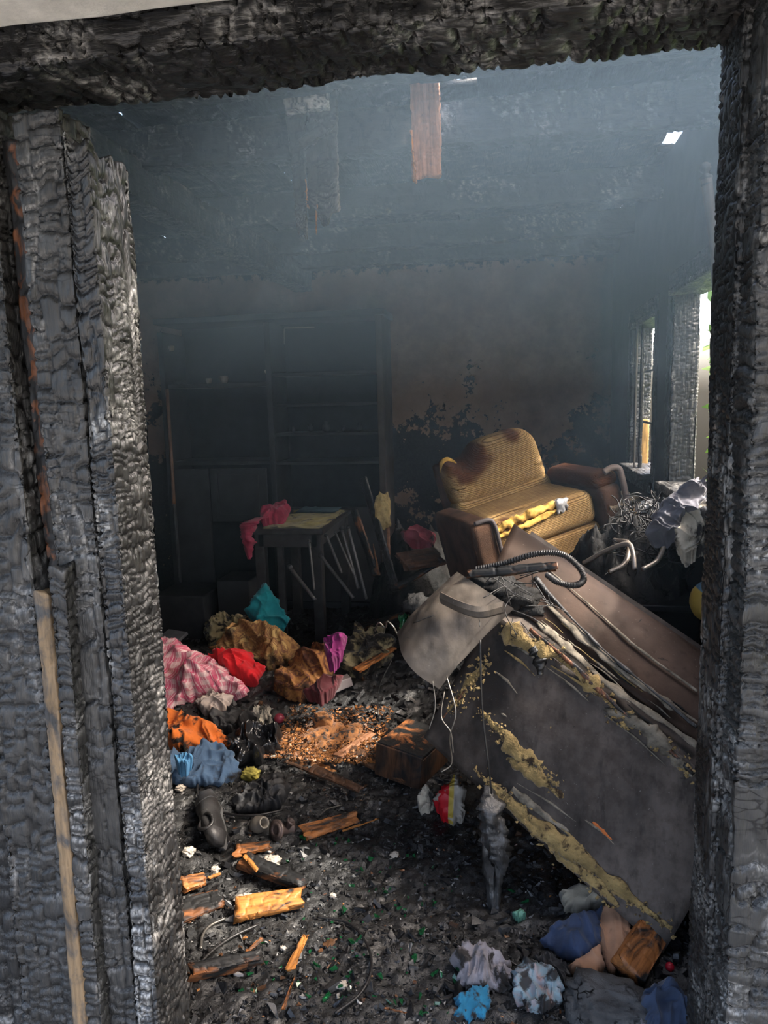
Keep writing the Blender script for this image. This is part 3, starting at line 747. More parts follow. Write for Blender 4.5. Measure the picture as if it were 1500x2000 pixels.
MAT['ins_foam'] = m_cloth('melted_yellow_insulation', (.30, .21, .085), .6, .36, weave=90, bsc=24, stain=(.035, .022, .012)); MAT['ins_foam'].node_tree.nodes['Bump'].inputs['Strength'].default_value = 1.0; MAT['ins_foam'].node_tree.nodes['Bump'].inputs['Distance'].default_value = .008
MAT['ins_grey'] = m_plain('grey_insulation', (.16, .14, .11), .85, .2, var=.7, sc=30, bump=1.0, bsc=70)
MAT['orange_rust'] = m_plain('bright_orange_scrape', (.48, .13, .03), .7, .3, var=.4)
O_ = P(962, 1195, Y=2.22); E_ = P(1365, 1500, Y=1.94); F_ = P(828, 1440, Y=2.16); G_ = P(1035, 1022, Y=2.58)
A_ = (E_-O_); AL = np.linalg.norm(A_); A_ = A_/AL; LEN = .84
fr = thing('refrigerator', 'overturned sooty refrigerator body with melted yellow insulation on its side', 'refrigerator', (float(E_[0]), float(E_[1]), 0.02))
def sheet(c0, c1, name, mat, nu=40, nv=30, bulge=0., off=0., start=0., end=LEN, nse=.004, thick=.006, roll=None, seed=1):
    """panel between two long edges that start at c0 and c1 and run along the body axis"""
    c0 = np.array(c0); c1 = np.array(c1); n = np.cross(A_, c1-c0); n /= np.linalg.norm(n)
    if n[1] > 0: n = -n
    u = np.linspace(start, end, nu)[:, None, None]; v = np.linspace(0, 1, nv)[None, :, None]
    p = c0+(c1-c0)*v+A_*u
    d = off+bulge*np.sin(np.pi*v)+(fbm(u*7, v*5, seed, 3)[..., 0][..., None]-.5)*2*nse
    if roll is not None: d = d-roll*np.clip((v-.72)/.28, 0, 1)**2
    f = (p+n*d).reshape(-1, 3); b = f-n*thick; q = quads_grid(nv, nu); N = len(f)
    Fc = q.tolist()+(q[:, ::-1]+N).tolist()
    rim = list(range(nv))+[i*nv+nv-1 for i in range(1, nu)]+[(nu-1)*nv+i for i in range(nv-2, -1, -1)]+[i*nv for i in range(nu-2, 0, -1)]
    for a, bb in zip(rim, rim[1:]+rim[:1]): Fc.append([bb, a, a+N, bb+N])
    return add(name, np.vstack([f, b]), Fc, mat, fr)
Mg = O_+(G_-O_)*.16
K_ = G_+np.array([.02, .16, -.42]); L_ = F_+np.array([.10, .42, .05])
# closed body
def body():
    ring = np.array([F_, O_, G_-np.array([0, -.02, .02]), K_, L_]); ring = ring.mean(0)+(ring-ring.mean(0))*.985
    nu = 2; V = np.vstack([ring+A_*.01, ring+A_*(LEN-.01)])
    Fc = [[i, (i+1) % 5, 5+(i+1) % 5, 5+i] for i in range(5)]+[[4, 3, 2, 1, 0], [5, 6, 7, 8, 9]]
    return V, Fc
bv = body(); add('body', bv[0], bv[1], MAT['panel_dark'], fr, smooth=False)
fp = sheet(F_, O_, 'front_panel', MAT['panel_dark'], bulge=.006, off=.004, seed=2)
sheet(Mg, G_, 'side_panel', MAT['panel_brown'], bulge=.045, off=.004, roll=.085, seed=5, start=-.05)
nF = np.cross(A_, O_-F_); nF /= np.linalg.norm(nF); nF = -nF if nF[1] > 0 else nF
nG = np.cross(A_, G_-O_); nG /= np.linalg.norm(nG); nG = -nG if nG[1] > 0 else nG
def onp(px, py, p0=None, n=None, off=.008):
    p0 = F_ if p0 is None else p0; n = nF if n is None else n
    d = FW+(px-750)/FPX*RT+(1000-py)/FPX*UP
    return EYE+d*((p0+n*off-EYE)@n/(d@n))
def lumpy(name, pix, w, mat, seed, h=.5, p0=None, n=None, parent=fr, m=12, sm=18, off=.008):
    """lumpy bead of melted stuff lying on a panel; w are half widths in metres along it"""
    n = nF if n is None else n
    p = spline([onp(*q, p0, n, off) for q in pix], sm); t = np.gradient(p, axis=0); t /= np.linalg.norm(t, axis=1)[:, None]
    ww = np.interp(np.linspace(0, 1, len(p)), np.linspace(0, 1, len(w)), w); out = []
    for i, q in enumerate(p):
        sd = np.cross(n, t[i])
        for j in range(m):
            a = 2*np.pi*j/m; k = (.55+.8*vn(i*.28, j*.45, seed)+.35*(vn(i*.8, j*.9, seed+1)-.5))*(.45+1.1*vn(i*.16, 5., seed+2))
            out.append(q+sd*math.cos(a)*ww[i]*k+n*math.sin(a)*ww[i]*h*k)
    return add(name, np.array(out), quads_grid(m, len(p), True).tolist()+[list(range(m))[::-1], list(range((len(p)-1)*m, len(p)*m))], mat, parent)
lumpy('insulation_bead', [(985, 1225), (1040, 1262), (1100, 1290), (1165, 1345), (1200, 1375)], [.03, .03, .02, .017, .01], MAT['ins_foam'], 1)
lumpy('insulation_bead', [(1180, 1385), (1230, 1405), (1280, 1440), (1320, 1485), (1356, 1515)], [.008, .016, .02, .016, .014], MAT['ins_grey'], 2)
lumpy('insulation_bead', [(935, 1385), (975, 1425), (1010, 1465), (1058, 1495)], [.004, .022, .027, .012], MAT['ins_foam'], 3, .4)
lumpy('insulation_bead', [(990, 1480), (1040, 1510), (1085, 1545), (1110, 1560)], [.012, .018, .012, .004], MAT['ins_foam'], 4, .4)
lumpy('insulation_bead', [(925, 1502), (990, 1560), (1060, 1620), (1140, 1680), (1220, 1745), (1312, 1815)], [.004, .012, .022, .021, .018, .006], MAT['ins_foam'], 5, .4)
lumpy('insulation_bead', [(960, 1545), (1040, 1615), (1110, 1680), (1170, 1730), (1205, 1768)], [.004, .010, .014, .013, .009], MAT['ins_foam'], 6, .5)
lumpy('insulation_bead', [(1000, 1540), (1060, 1590), (1110, 1625)], [.008, .010, .006], MAT['ins_grey'], 7, .4)
lumpy('insulation_bead', [(945, 1300), (905, 1345), (872, 1395)], [.016, .012, .003], MAT['ins_foam'], 8, .3)
for i, (a, b) in enumerate([((985, 1270), (1045, 1320)), ((1010, 1265), (1060, 1300)), ((1055, 1295), (1150, 1370)), ((1075, 1300), (1165, 1360)), ((1180, 1395), (1300, 1495)), ((965, 1310), (1010, 1355)), ((1055, 1495), (1140, 1560)), ((1010, 1530), (1125, 1605)), ((1140, 1600), (1200, 1650)), ((1060, 1585), (1180, 1700)), ((1240, 1420), (1340, 1490)), ((970, 1390), (1000, 1410)), ((1065, 1410), (1082, 1437))]):
    lumpy('melted_strand', [a, ((a[0]+b[0])/2+3, (a[1]+b[1])/2-2), b], [.0015, .004, .001], MAT['ins_grey'] if i % 3 else MAT['ins_foam'], 20+i, .7, m=6, sm=10)
lumpy('orange_scrape', [(1135, 1583), (1165, 1612), (1195, 1640)], [.003, .006, .003], MAT['orange_rust'], 40, .3, m=6)
lumpy('orange_scrape', [(1095, 1560), (1120, 1585)], [.002, .004, .001], MAT['orange_rust'], 41, .3, m=6)
lumpy('black_tar_blob', [(1040, 1265), (1052, 1290), (1055, 1318)], [.014, .022, .012], MAT['char_black'], 42, .8)
lumpy('rust_edge', [(940, 1312), (900, 1360), (865, 1402)], [.004, .004, .003], MAT['wood_rust'], 43, .4, m=6)
def crumbs():
    r = np.random.RandomState(12); Vs = []; Fs = []; cs = []; n = 0
    lines = [[(985, 1225), (1100, 1290), (1200, 1375)], [(1190, 1390), (1280, 1440), (1356, 1515)], [(935, 1385), (1000, 1455), (1080, 1530)], [(930, 1505), (1060, 1620), (1200, 1735), (1312, 1815)], [(965, 1550), (1110, 1680), (1200, 1765)], [(950, 1290), (880, 1390)]]
    for ln in lines:
        p = spline([(*q, 0) for q in ln], 20)
        for _ in range(150):
            q = p[r.randint(len(p))]; c = onp(q[0]+r.normal(0, 9), q[1]+r.normal(0, 9), off=.010)
            a = r.normal(0, 1, (6, 3)); a /= np.linalg.norm(a, axis=1)[:, None]; sz = r.uniform(.002, .008)
            v = np.array([[1, 0, 0], [-1, 0, 0], [0, 1, 0], [0, -1, 0], [0, 0, 1], [0, 0, -1]])*sz*r.uniform(.5, 1.3, (6, 1))+a*sz*.4
            Vs.append(c+v); Fs.append(np.array([[0, 2, 4], [2, 1, 4], [1, 3, 4], [3, 0, 4], [2, 0, 5], [1, 2, 5], [3, 1, 5], [0, 3, 5]])+n); n += 6
    return np.vstack(Vs), np.vstack(Fs)
V, F = crumbs(); add('insulation_crumbs', V, F, MAT['ins_foam'], fr, smooth=False, kind='stuff')
# strips of insulation and the black gasket on the upper slope
lumpy('insulation_bead', [(1050, 1215), (1120, 1275), (1200, 1345), (1290, 1405), (1362, 1455)], [.01, .012, .012, .013, .010], MAT['ins_grey'], 11, .4, Mg, nG, off=.022)
lumpy('insulation_bead', [(1070, 1180), (1150, 1255), (1230, 1320), (1300, 1370), (1362, 1410)], [.008, .014, .012, .012, .006], MAT['ins_grey'], 12, .35, Mg, nG, off=.034)
lumpy('rust_edge', [(1035, 1228), (1110, 1290), (1210, 1385), (1290, 1450), (1356, 1512)], [.004, .006, .005, .007, .004], MAT['wood_rust'], 16, .6, off=.012, m=8)
rs = np.random.RandomState(8)
for i in range(26):
    t0 = rs.uniform(0, .75); o = rs.uniform(-14, 46); L0 = rs.uniform(.08, .25); q = lambda t: (1045+318*t+o*.75, 1212+255*t-o*.9)
    lumpy('melted_strand', [q(t0), (q(t0+L0/2)[0]+rs.uniform(-4, 4), q(t0+L0/2)[1]+rs.uniform(-4, 4)), q(t0+L0)], [.001, rs.uniform(.002, .005), .001], MAT['ins_foam'] if i % 4 == 0 else MAT['ins_grey'] if i % 4 < 3 else MAT['char_matte'], 60+i, .7, Mg, nG, off=.022, m=6, sm=9)
lumpy('gasket', [(1045, 1128), (1100, 1190), (1180, 1270), (1270, 1345), (1362, 1420)], [.006, .006, .005, .005, .005], MAT['char_black'], 13, .8, Mg, nG, off=.046, m=8)
lumpy('folded_seam', [(1075, 1115), (1150, 1180), (1240, 1260), (1362, 1350)], [.003, .0035, .0035, .0035], MAT['ins_grey'], 14, .6, Mg, nG, off=.052, m=6)
# curled metal skin torn from the end
def skin():
    c = [P(892, 1116, Y=2.26), P(990, 1180, Y=2.12), P(776, 1236, Y=2.24), P(845, 1345, Y=2.06)]
    nu, nv = 34, 34; u = np.linspace(0, 1, nu)[None, :, None]; v = np.linspace(0, 1, nv)[:, None, None]
    p = c[0]*(1-u)*(1-v)+c[1]*u*(1-v)+c[2]*(1-u)*v+c[3]*u*v
    n = np.cross(c[1]-c[0], c[2]-c[0]); n /= np.linalg.norm(n); n = -n if n[1] > 0 else n
    d = .06*np.sin(np.pi*u)*(.6+.4*v)+.015*np.sin(np.pi*v)-.035*u**4+(fbm(u*4+v*0, v*4+u*0, 4, 3)[..., 0][..., None]-.5)*.02
    p = p+n*d; p[..., 2] += (.012*np.sin(u*7))[..., 0]*(v[..., 0])
    f = p.reshape(-1, 3); N = len(f); q = quads_grid(nu, nv)
    return np.vstack([f, f-n*.006]), q.tolist()+(q[:, ::-1]+N).tolist(), n
V, F, nS = skin(); add('curled_skin', V, F, MAT['panel_skin'], fr)
pb = [P(862, 1168, Y=2.13), P(900, 1186, Y=2.08), P(940, 1196, Y=2.06), P(985, 1186, Y=2.08)]
p = spline(pb, 12); w = np.array([0, 0, 1.0]); out = []
for q in p: out += [q+w*.018, q+w*.016+nS*.006, q-w*.002+nS*.012, q-w*.016+nS*.006, q-w*.018]
add('skin_rim', np.array(out), quads_grid(5, len(p)), MAT['panel_skin'], fr, smooth=False)
# charred crust on top
r = np.random.RandomState(3)
for i, (px, py, s) in enumerate([(975, 1150, .055), (1010, 1165, .06), (945, 1135, .045), (1035, 1190, .05), (990, 1195, .045), (815, 1180, .04), (1060, 1215, .03)]):
    c = P(px, py, Y=2.28 if px > 900 else 2.3)
    th, ph = np.meshgrid(np.linspace(0, 2*np.pi, 26), np.linspace(0, np.pi, 16))
    d = np.stack([np.cos(th)*np.sin(ph), np.sin(th)*np.sin(ph), np.cos(ph)], -1)
    k_ = 1+.9*(fbm(d[..., 0]*4+i*9, d[..., 2]*4+d[..., 1]*3, 9+i, 4)-.5)+.35*(fbm(d[..., 0]*14+i*9, d[..., 2]*14+d[..., 1]*9, 19+i, 2)-.5)
    add('char_crust', (c+d*np.array([1.25, 1, .75])*s*k_[..., None]).reshape(-1, 3), quads_grid(26, 16), MAT['char_matte'], fr)
for i in range(26):
    c = P(r.uniform(930, 1060), r.uniform(1125, 1240), Y=2.2); e = c+r.normal(0, .07, 3); m = (c+e)/2+r.normal(0, .03, 3)
    add('loose_fibre', *tube([c, m, e], .0016, 5, 6), MAT['char_black'], fr)

# melted plastic drape, hose, sticks and wires about the refrigerator
def drape(name, label, cat, line, widths, mat, seed, parent=None, Yd=None):
    p = spline([P(*q[:2], Y=q[2]) for q in line], 14); m = 16; out = []
    ww = np.interp(np.linspace(0, 1, len(p)), np.linspace(0, 1, len(widths)), widths)
    for i, q in enumerate(p):
        for j in range(m):
            a = 2*np.pi*j/m; k_ = .45+1.1*vn(i*.17, j*1.3, seed)+.6*(vn(i*.55, j*2.1, seed+1)-.5)
            out.append(q+np.array([math.cos(a)*ww[i]*k_, math.sin(a)*ww[i]*.5*k_, 0]))
    return add(name, np.array(out), quads_grid(m, len(p), True).tolist()+[list(range(m))[::-1], list(range((len(p)-1)*m, len(p)*m))], mat, parent, label=label, cat=cat)
k = NB('melted_black_plastic'); k.bump(k.noise(1, 5, .6, k.mp((60, 60, 18))), .7, .008)
MAT['melt'] = k.fin(k.ramp(k.noise(18, 4), [(.35, .012), (.62, .05), (.75, .16)]), .38, .6)
MAT['rubber'] = m_plain('black_rubber', (.016, .015, .015), .45, .5, bump=.2)
MAT['steel_wire'] = m_plain('dull_wire', (.14, .13, .115), .4, .5, .7, var=.4)
MAT['tube_pale'] = m_plain('scorched_chrome_tube', (.36, .31, .26), .38, .5, .55, var=.4, sc=9)
dp = thing('melted_plastic_drape', 'long strip of melted black plastic hanging from the refrigerator edge', 'melted plastic', tuple(map(float, P(975, 1830, Y=1.94))))
drape('melted_sheet', None, None, [(952, 1535, 2.05), (958, 1580, 2.0), (964, 1630, 1.98), (975, 1680, 1.97), (985, 1710, 1.97)], [.010, .034, .030, .034, .020, .004], MAT['melt'], 3, dp)
drape('melted_strand', None, None, [(958, 1600, 1.99), (955, 1680, 1.98), (962, 1760, 1.96), (975, 1840, 1.93)], [.014, .018, .012, .014, .035], MAT['melt'], 5, dp)
drape('melted_strand', None, None, [(972, 1620, 1.98), (974, 1700, 1.97), (970, 1770, 1.955), (990, 1838, 1.93)], [.010, .012, .009, .012, .024], MAT['melt'], 7, dp)
# corrugated hose
hp = spline([P(930, 1112, Y=2.22), P(985, 1100, Y=2.2), P(1045, 1082, Y=2.17), P(1095, 1082, Y=2.15), P(1128, 1105, Y=2.13), P(1140, 1130, Y=2.12), P(1125, 1143, Y=2.10), P(1092, 1138, Y=2.10), P(1068, 1122, Y=2.13)], 44)
hr = .0085*(1+.22*np.sin(np.arange(len(hp))*1.6))
V, F = tube(hp, hr, 10, straight=True); add('corrugated_hose', V, F, MAT['rubber'], label='black corrugated hose looping over the refrigerator', cat='hose')
def plank(name, label, cat, p0, p1, w, th, mat, seed, lift=.02, up=(0, 0, 1), group=None, jag=.04, world=False, **k):
    if not world: a = hit(*p0); b = hit(*p1); a = a+np.array([0, 0, lift]); b = b+np.array([0, 0, lift])
    else: a = P(p0[0], p0[1], Y=p0[2]); b = P(p1[0], p1[1], Y=p1[2])
    L = float(np.linalg.norm(b-a)); kw = dict(res=max(.004, L/90), bu=.03, bv=.05, depth=.003, jag0=jag, jag1=jag, warp=.005, ash=.2); kw.update(k)
    V, F, at = char_bar(w, th, L, seed=seed, **kw)
    return add(name, V, F, MAT[mat] if isinstance(mat, str) else mat, M=frame(a, b, up), attrs=at, label=label, cat=cat, group=group)
plank('charred_stick', 'half-burnt stick lying across the refrigerator under the hose', 'stick', (905, 1122, 2.2), (1097, 1105, 2.13), .028, .022, 'wood_mostly', 61, world=True, up=(0, -1, .5))
plank('burnt_lath', 'reddish burnt slat leaning against the armchair front', 'lath', (850, 1290, 2.7), (1030, 1048, 3.2), .05, .02, 'wood_rust', 62, world=True, up=(0, -1, .5))
for i, (pts, rr) in enumerate([([(872, 1320, 2.06), (890, 1390, 2.0), (878, 1440, 1.99), (882, 1490, 2.0), (862, 1508, 1.99)], .0022), ([(868, 1350, 2.05), (862, 1400, 2.0), (880, 1430, 1.98), (885, 1470, 1.98)], .0018), ([(845, 1330, 2.05), (850, 1380, 2.02), (838, 1425, 2.0)], .0016)]):
    V, F = tube([P(*q[:2], Y=q[2]) for q in pts], rr, 7)
    add('dangling_wire', V, F, MAT['steel_wire'], label=['thickest grey wire dangling off the refrigerator corner', 'bare grey wire hanging beside the thickest one', 'short bare wire at the torn skin\'s lower edge'][i], cat='wire', group='wires at the refrigerator corner')
V, F = tube([P(938, 1250, Y=2.08), P(940, 1350, Y=2.05), P(945, 1420, Y=2.04), P(955, 1500, Y=2.02), P(960, 1550, Y=2.02)], .003, 6); add('tar_string', V, F, MAT['char_black'], label='thin tarred cord hanging down the dark refrigerator panel', cat='cord')
V, F = tube([P(765, 1290, Y=2.3), P(742, 1340, Y=2.3), P(738, 1390, Y=2.3), P(745, 1420, Y=2.3)], .0015, 5); add('thin_wire', V, F, MAT['steel_wire'], label='hair-thin wire drooping left of the curled metal skin', cat='wire')

# ------------------------------------------------------------------ things in the right rear
MAT['cab_black'] = m_plain('burnt_black_cabinet', (.012, .012, .013), .5, .4, bump=.3)
cb = thing('black_cabinet', 'low black burnt cabinet below the side window', 'cabinet', (.55, 3.1, 0))
add('body', *rbox(.36, .60, .70, .01, 3, (.53, 3.1, .35)), MAT['cab_black'], cb)
add('top', *rbox(.42, .66, .025, .006, 6, (.50, 3.1, .712)), MAT['cab_black'], cb)
add('drawer', *rbox(.16, .02, .08, .004, 3, (.46, 2.795, .62)), MAT['soot_grey'], cb)
add('drawer', *rbox(.12, .02, .07, .004, 3, (.62, 2.79, .56)), MAT['soot_grey'], cb)
def ball(name, label, c, rad, mat, cat='ball', sq=1.): 
    th, ph = np.meshgrid(np.linspace(0, 2*np.pi, 28), np.linspace(0, np.pi, 16))
    d = np.stack([np.cos(th)*np.sin(ph), np.sin(th)*np.sin(ph), np.cos(ph)*sq], -1)*rad
    d = d*(1+.06*(fbm(th*2, ph*3, 5, 3)-.5))[..., None]
    return add(name, d.reshape(-1, 3), quads_grid(28, 16), mat, M=T(c), label=label, cat=cat)
k = NB('blue_yellow_vinyl'); sp_ = k.n('ShaderNodeSeparateXYZ'); k.l(k.tc.outputs['Object'], sp_.inputs[0])
MAT['ball2'] = k.fin(k.ramp(k.math('ADD', k.math('MULTIPLY', sp_.outputs[2], 6.), k.math('MULTIPLY', sp_.outputs[0], 5.)), [(.0, (.22, .15, .03)), (.02, (.04, .085, .12))], 'CONSTANT'), .5)
ball('play_ball', 'blue and yellow ball half hidden by the door post', P(1392, 1175, Y=2.42), .07, MAT['ball2'])
for i, pts in enumerate([[(1140, 1100, 2.9), (1185, 1075, 2.85), (1225, 1062, 2.8), (1236, 1080, 2.75), (1240, 1112, 2.7)], [(1190, 1118, 2.72), (1220, 1100, 2.75), (1228, 1062, 2.85), (1200, 1055, 2.95)], [(1255, 1112, 2.75), (1280, 1098, 2.8), (1292, 1080, 2.82), (1305, 1042, 2.85)]]):
    V, F = tube([P(*q[:2], Y=q[2]) for q in pts], .009, 10)
    add('bent_tube', V, F, MAT['tube_pale'], label=['long pale bent metal tube beside the armchair', 'second pale tube crossing the long bent one', 'short coppery tube rising in front of the draped cloth'][i], cat='tube', group='bent metal tubes')
def tangle(n, seed, f, rad):
    r = np.random.RandomState(seed); parts = []
    for i in range(n):
        c = f(r); pts = [c]
        d = r.normal(0, 1, 3); 
        for _ in range(3): d = d*.5+r.normal(0, 1, 3); pts.append(pts[-1]+d/np.linalg.norm(d)*r.uniform(.02, .05))
        V, F = tube(pts, rad*r.uniform(.6, 1.4), 5, 4); parts.append((V, F))
    return join(parts)
MAT['shiny_char'] = m_plain('glossy_black_char', (.011, .011, .012), .5, .35, var=.6, sc=40)
V, F = tangle(520, 5, lambda r: P(r.uniform(1200, 1375), r.uniform(985, 1110), Y=r.uniform(2.85, 3.3)), .0022)
add('wire_tangle', V, F, MAT['shiny_char'], label='glossy tangle of burnt springs and wires between armchair and window', cat='wires', kind='stuff')
def heap(name, label, cat, cx, cy, rx, ry, h, z0, mat, seed, nz=1., group=None, kind=None):
    th, rr = np.meshgrid(np.linspace(0, 2*np.pi, 64, endpoint=False), np.linspace(0.02, 1, 26))
    x = np.cos(th)*rr; y = np.sin(th)*rr
    z = h*(1-rr**2)**.7*(.55+.9*fbm(x*3+seed, y*3, seed, 4))+nz*.05*(fbm(x*12+seed, y*12, seed+2, 3)-.5)
    V = np.stack([cx+x*rx, cy+y*ry, z0+z*(rr < .999)-.03*(rr >= .999)], -1).reshape(-1, 3)
    return add(name, V, quads_grid(64, 26, True).tolist()+[list(range(64))[::-1]], mat, label=label, cat=cat, group=group, kind=kind, attrs={'ash': sstep(.6, .8, fbm(x*9, y*9, seed+4, 3)).ravel()*.3})
heap('char_heap', 'glittering black heap of burnt bedding on the low cabinet', 'burnt bedding', .48, 3.12, .24, .34, .26, .715, MAT['char_matte'], 5, 2.5, kind='stuff')
heap('char_heap', 'dark burnt heap against the wall behind the armchair', 'burnt heap', .42, 4.75, .27, .45, .5, .1, MAT['char_matte'], 6, 2.5, kind='stuff')
heap('char_heap', 'rubble heap on which the beige burnt rag lies', 'burnt heap', .60, 3.60, .11, .22, .62, .3, MAT['char_matte'], 8, 2.5, kind='stuff')
heap('char_heap', 'sooty heap of burnt stuffing between table and armchair', 'burnt heap', -.55, 4.45, .3, .45, .5, .2, MAT['char_matte'], 7, 2.5, kind='stuff')
MAT['c_grey'] = m_cloth('grey_linen', (.34, .33, .36), .4, .45)
MAT['c_offwhite'] = m_cloth('burnt_offwhite_cloth', (.50, .45, .36), .35, .5)
cloth('draped_sheet', 'blue-grey sheet draped down from the window sill', 'sheet', [(1262, 1035), (1290, 985), (1325, 955), (1378, 932), (1378, 1000), (1335, 1005), (1322, 1045), (1290, 1042)], m_cloth('bluegrey_sheet', (.14, .14, .165), .5, .3), slope=2.2, z0=.86, Y0=2.62, bulge=.02, fold=.03, fs=14, seed=3, dirn=.9)
cloth('scorched_cloth', 'cream cloth with burnt holes hanging beside the draped sheet', 'cloth', [(1325, 1075), (1318, 1040), (1330, 1000), (1378, 985), (1378, 1060), (1350, 1080)], MAT['c_offwhite'], slope=3, z0=.80, Y0=2.6, fold=.02, seed=4, bulge=.02)
cloth('rag', 'beige burnt rag on the rubble right of the armchair', 'rag', [(1165, 985), (1190, 958), (1225, 965), (1250, 985), (1225, 1000), (1185, 1005)], m_cloth('beige_rag', (.33, .26, .17), .4, .35), slope=1.0, z0=.98, Y0=3.6, fold=.02, seed=5)
cloth('foil_sheet', 'crumpled shiny foil on the heap under the window', 'foil', [(1225, 1000), (1255, 985), (1290, 990), (1285, 1015), (1245, 1025)], m_plain('crumpled_foil', (.6, .6, .6), .25, .5, .7), slope=1.0, z0=.98, Y0=3.2, fold=.02, fs=22, seed=6)
# turned curtain pole leaning by the right post
cp0 = P(1398, 580, Y=2.45); cp1 = P(1379, 345, Y=2.45)
cr = thing('curtain_pole', 'slim turned wooden curtain pole hanging by the right door post', 'curtain pole', tuple(map(float, cp0)))
V, F = tube([cp0, (cp0+cp1)/2+np.array([.006, 0, 0]), cp1], [.010, .013, .017], 12); add('pole', V, F, m_plain('sooty_turned_wood', (.05, .04, .035), .55), cr)
V, F = lathe([(.001, -.03), (.014, -.03), (.017, -.022), (.011, -.014), (.018, -.006), (.018, 0), (.010, .006), (.008, .010), (.014, .016), (.017, .025), (.014, .035), (.006, .041), (.001, .042)], 18)
add('finial', xf(V, frame(cp1, cp1+(cp1-cp0))), F, MAT['soot_grey'], cr)
pk = P(1385, 462, Y=2.45); V, F = tube([pk, pk+np.array([.02, 0, .008]), np.array([RX+.005, 2.45, pk[2]+.01])], .007, 8); add('bracket', V, F, MAT['soot_grey'], cr)

# ------------------------------------------------------------------ hanging broken boards under the ceiling
MAT['char_white'] = m_char('skylit_ash_char', .35, ash=(.75, .74, .71))  # white base: ash, plus skylight on the boards' end put into the colour
hb = thing('hanging_board', 'pair of splintered black boards dangling from the ceiling', 'board', tuple(map(float, P(610, 190, Y=2.66))))
def hpart(n, a, b, w, th, mat, seed, parent, Y=2.66, **k):
    a = P(*a, Y=Y); b = P(*b, Y=Y); kw = dict(res=.006, jag1=.10, warp=.008, ash=.5, depth=.005); kw.update(k)
    V, F, at = char_bar(w, th, float(np.linalg.norm(b-a)), seed=seed, **kw); return add(n, V, F, MAT[mat], parent, frame(a, b, (0, -1, 0)), attrs=at)
hpart('splintered_board', (575, 170), (592, 480), .076, .03, 'char_grey', 71, hb, jag1=.12, tap1=.55)
hpart('splintered_board', (628, 175), (632, 445), .115, .03, 'char_grey', 72, hb, Y=2.63, jag1=.10)
hpart('bare_splinter', (618, 400), (617, 472), .018, .01, 'wood_orange', 73, hb, Y=2.62, jag1=.05, tap1=.2)
hpart('bare_splinter', (596, 350), (602, 410), .012, .01, 'wood_orange', 74, hb, Y=2.62, tap1=.3, jag1=.02)
hpart('skylit_ashen_end', (558, 205), (648, 196), .055, .05, 'char_white', 75, hb, Y=2.60, jag1=.02, ash=3., bv=.02, bu=.02)
hpart('slanting_strip', (588, 285), (655, 235), .04, .03, 'char_grey', 76, hb, Y=2.60, jag1=.03, ash=1.5)
h2_ = thing('hanging_plank', 'single hanging plank with bare orange wood on its face', 'plank', tuple(map(float, P(830, 150, Y=2.66))))
hpart('plank', (828, 140), (835, 362), .105, .025, 'wood_hang', 77, h2_, jag1=.05, depth=.003, res=.005)
hpart('split_edge', (803, 255), (812, 362), .012, .03, 'wood_orange', 78, h2_, Y=2.64, jag1=.02, tap1=.6)
V, F = tube([P(290, 398, Y=3.6), P(320, 420, Y=3.6), P(360, 440, Y=3.6), P(398, 450, Y=3.6), P(400, 463, Y=3.6)], .004, 7); add('ceiling_cable', V, F, MAT['steel_wire'], label='thin pale cable sagging below the diagonal beam', cat='cable')

# ------------------------------------------------------------------ wall unit at the back
MAT['unit'] = m_plain('sooted_wall_unit', (.026, .026, .028), .6, .35, var=.35, sc=6, bump=.2)
MAT['unit_edge'] = m_plain('browned_unit_side', (.085, .07, .062), .7, .3, var=.3, sc=6)
MAT['unit_in'] = m_plain('unit_inside', (.016, .017, .019), .7, .3)
UY = 4.98; UB = 5.36
ux = lambda px, py: P(px, py, Y=UY)[0]; uz = lambda px, py: P(px, py, Y=UY)[2]
wu = thing('wall_unit', 'tall sooty wall unit with open shelves and a panelled door', 'wall unit', (-1.6, 5.17, 0))
xr = ux(750, 800); xm = ux(527, 800); xl = ux(322, 800); zt = uz(740, 612)
def ub(n, x0, x1, y0, y1, z0, z1, mat='unit', parent=wu, r=.004): V, F = rbox(x1-x0, y1-y0, z1-z0, r, 3, ((x0+x1)/2, (y0+y1)/2, (z0+z1)/2)); return add(n, V, F, MAT[mat], parent)
ub('side_panel', xr-.045, xr, UY, UB, 0, zt, 'unit_edge'); ub('middle_panel', xm-.02, xm+.02, UY+.01, UB, 0, zt-.02); ub('side_panel', xl-.02, xl+.02, UY, UB, 0, zt-.06)
ub('top_panel', xl-.03, xr+.02, UY-.03, UB, zt-.01, zt+.03); ub('back_panel', xl, xr-.02, UB-.02, UB, .05, zt, 'unit_in'); ub('plinth', xl, xr-.02, UY+.03, UY+.06, 0, .08)
for py in (728, 790, 848, 905): z = uz(640, py); ub('shelf', xm+.02, xr-.045, UY+.03, UB-.02, z-.011, z+.011)
for py in (752, 905): z = uz(430, py); ub('shelf', xl+.02, xm-.02, UY+.03, UB-.02, z-.014, z+.014)
z1_ = uz(470, 915); z0_ = uz(470, 1018)
d0 = ub('door', ux(414, 960), ux(523, 960), UY-.02, UY+.005, z0_, z1_)
ub('raised_panel', ux(430, 960), ux(508, 960), UY-.03, UY-.015, z0_+.05, z1_-.04, 'unit', d0, .02)
ub('door_frame_bead', ux(424, 960), ux(428, 960), UY-.026, UY-.015, z0_+.03, z1_-.03, 'soot_grey', d0, .002)
ub('door', ux(535, 960), xr-.05, UY-.015, UY+.005, .1, uz(640, 990))
ub('door', xl+.02, ux(410, 960), UY-.015, UY+.005, .1, z1_)
sm_pale = m_plain('sooty_ceramic', (.30, .27, .22), .4)
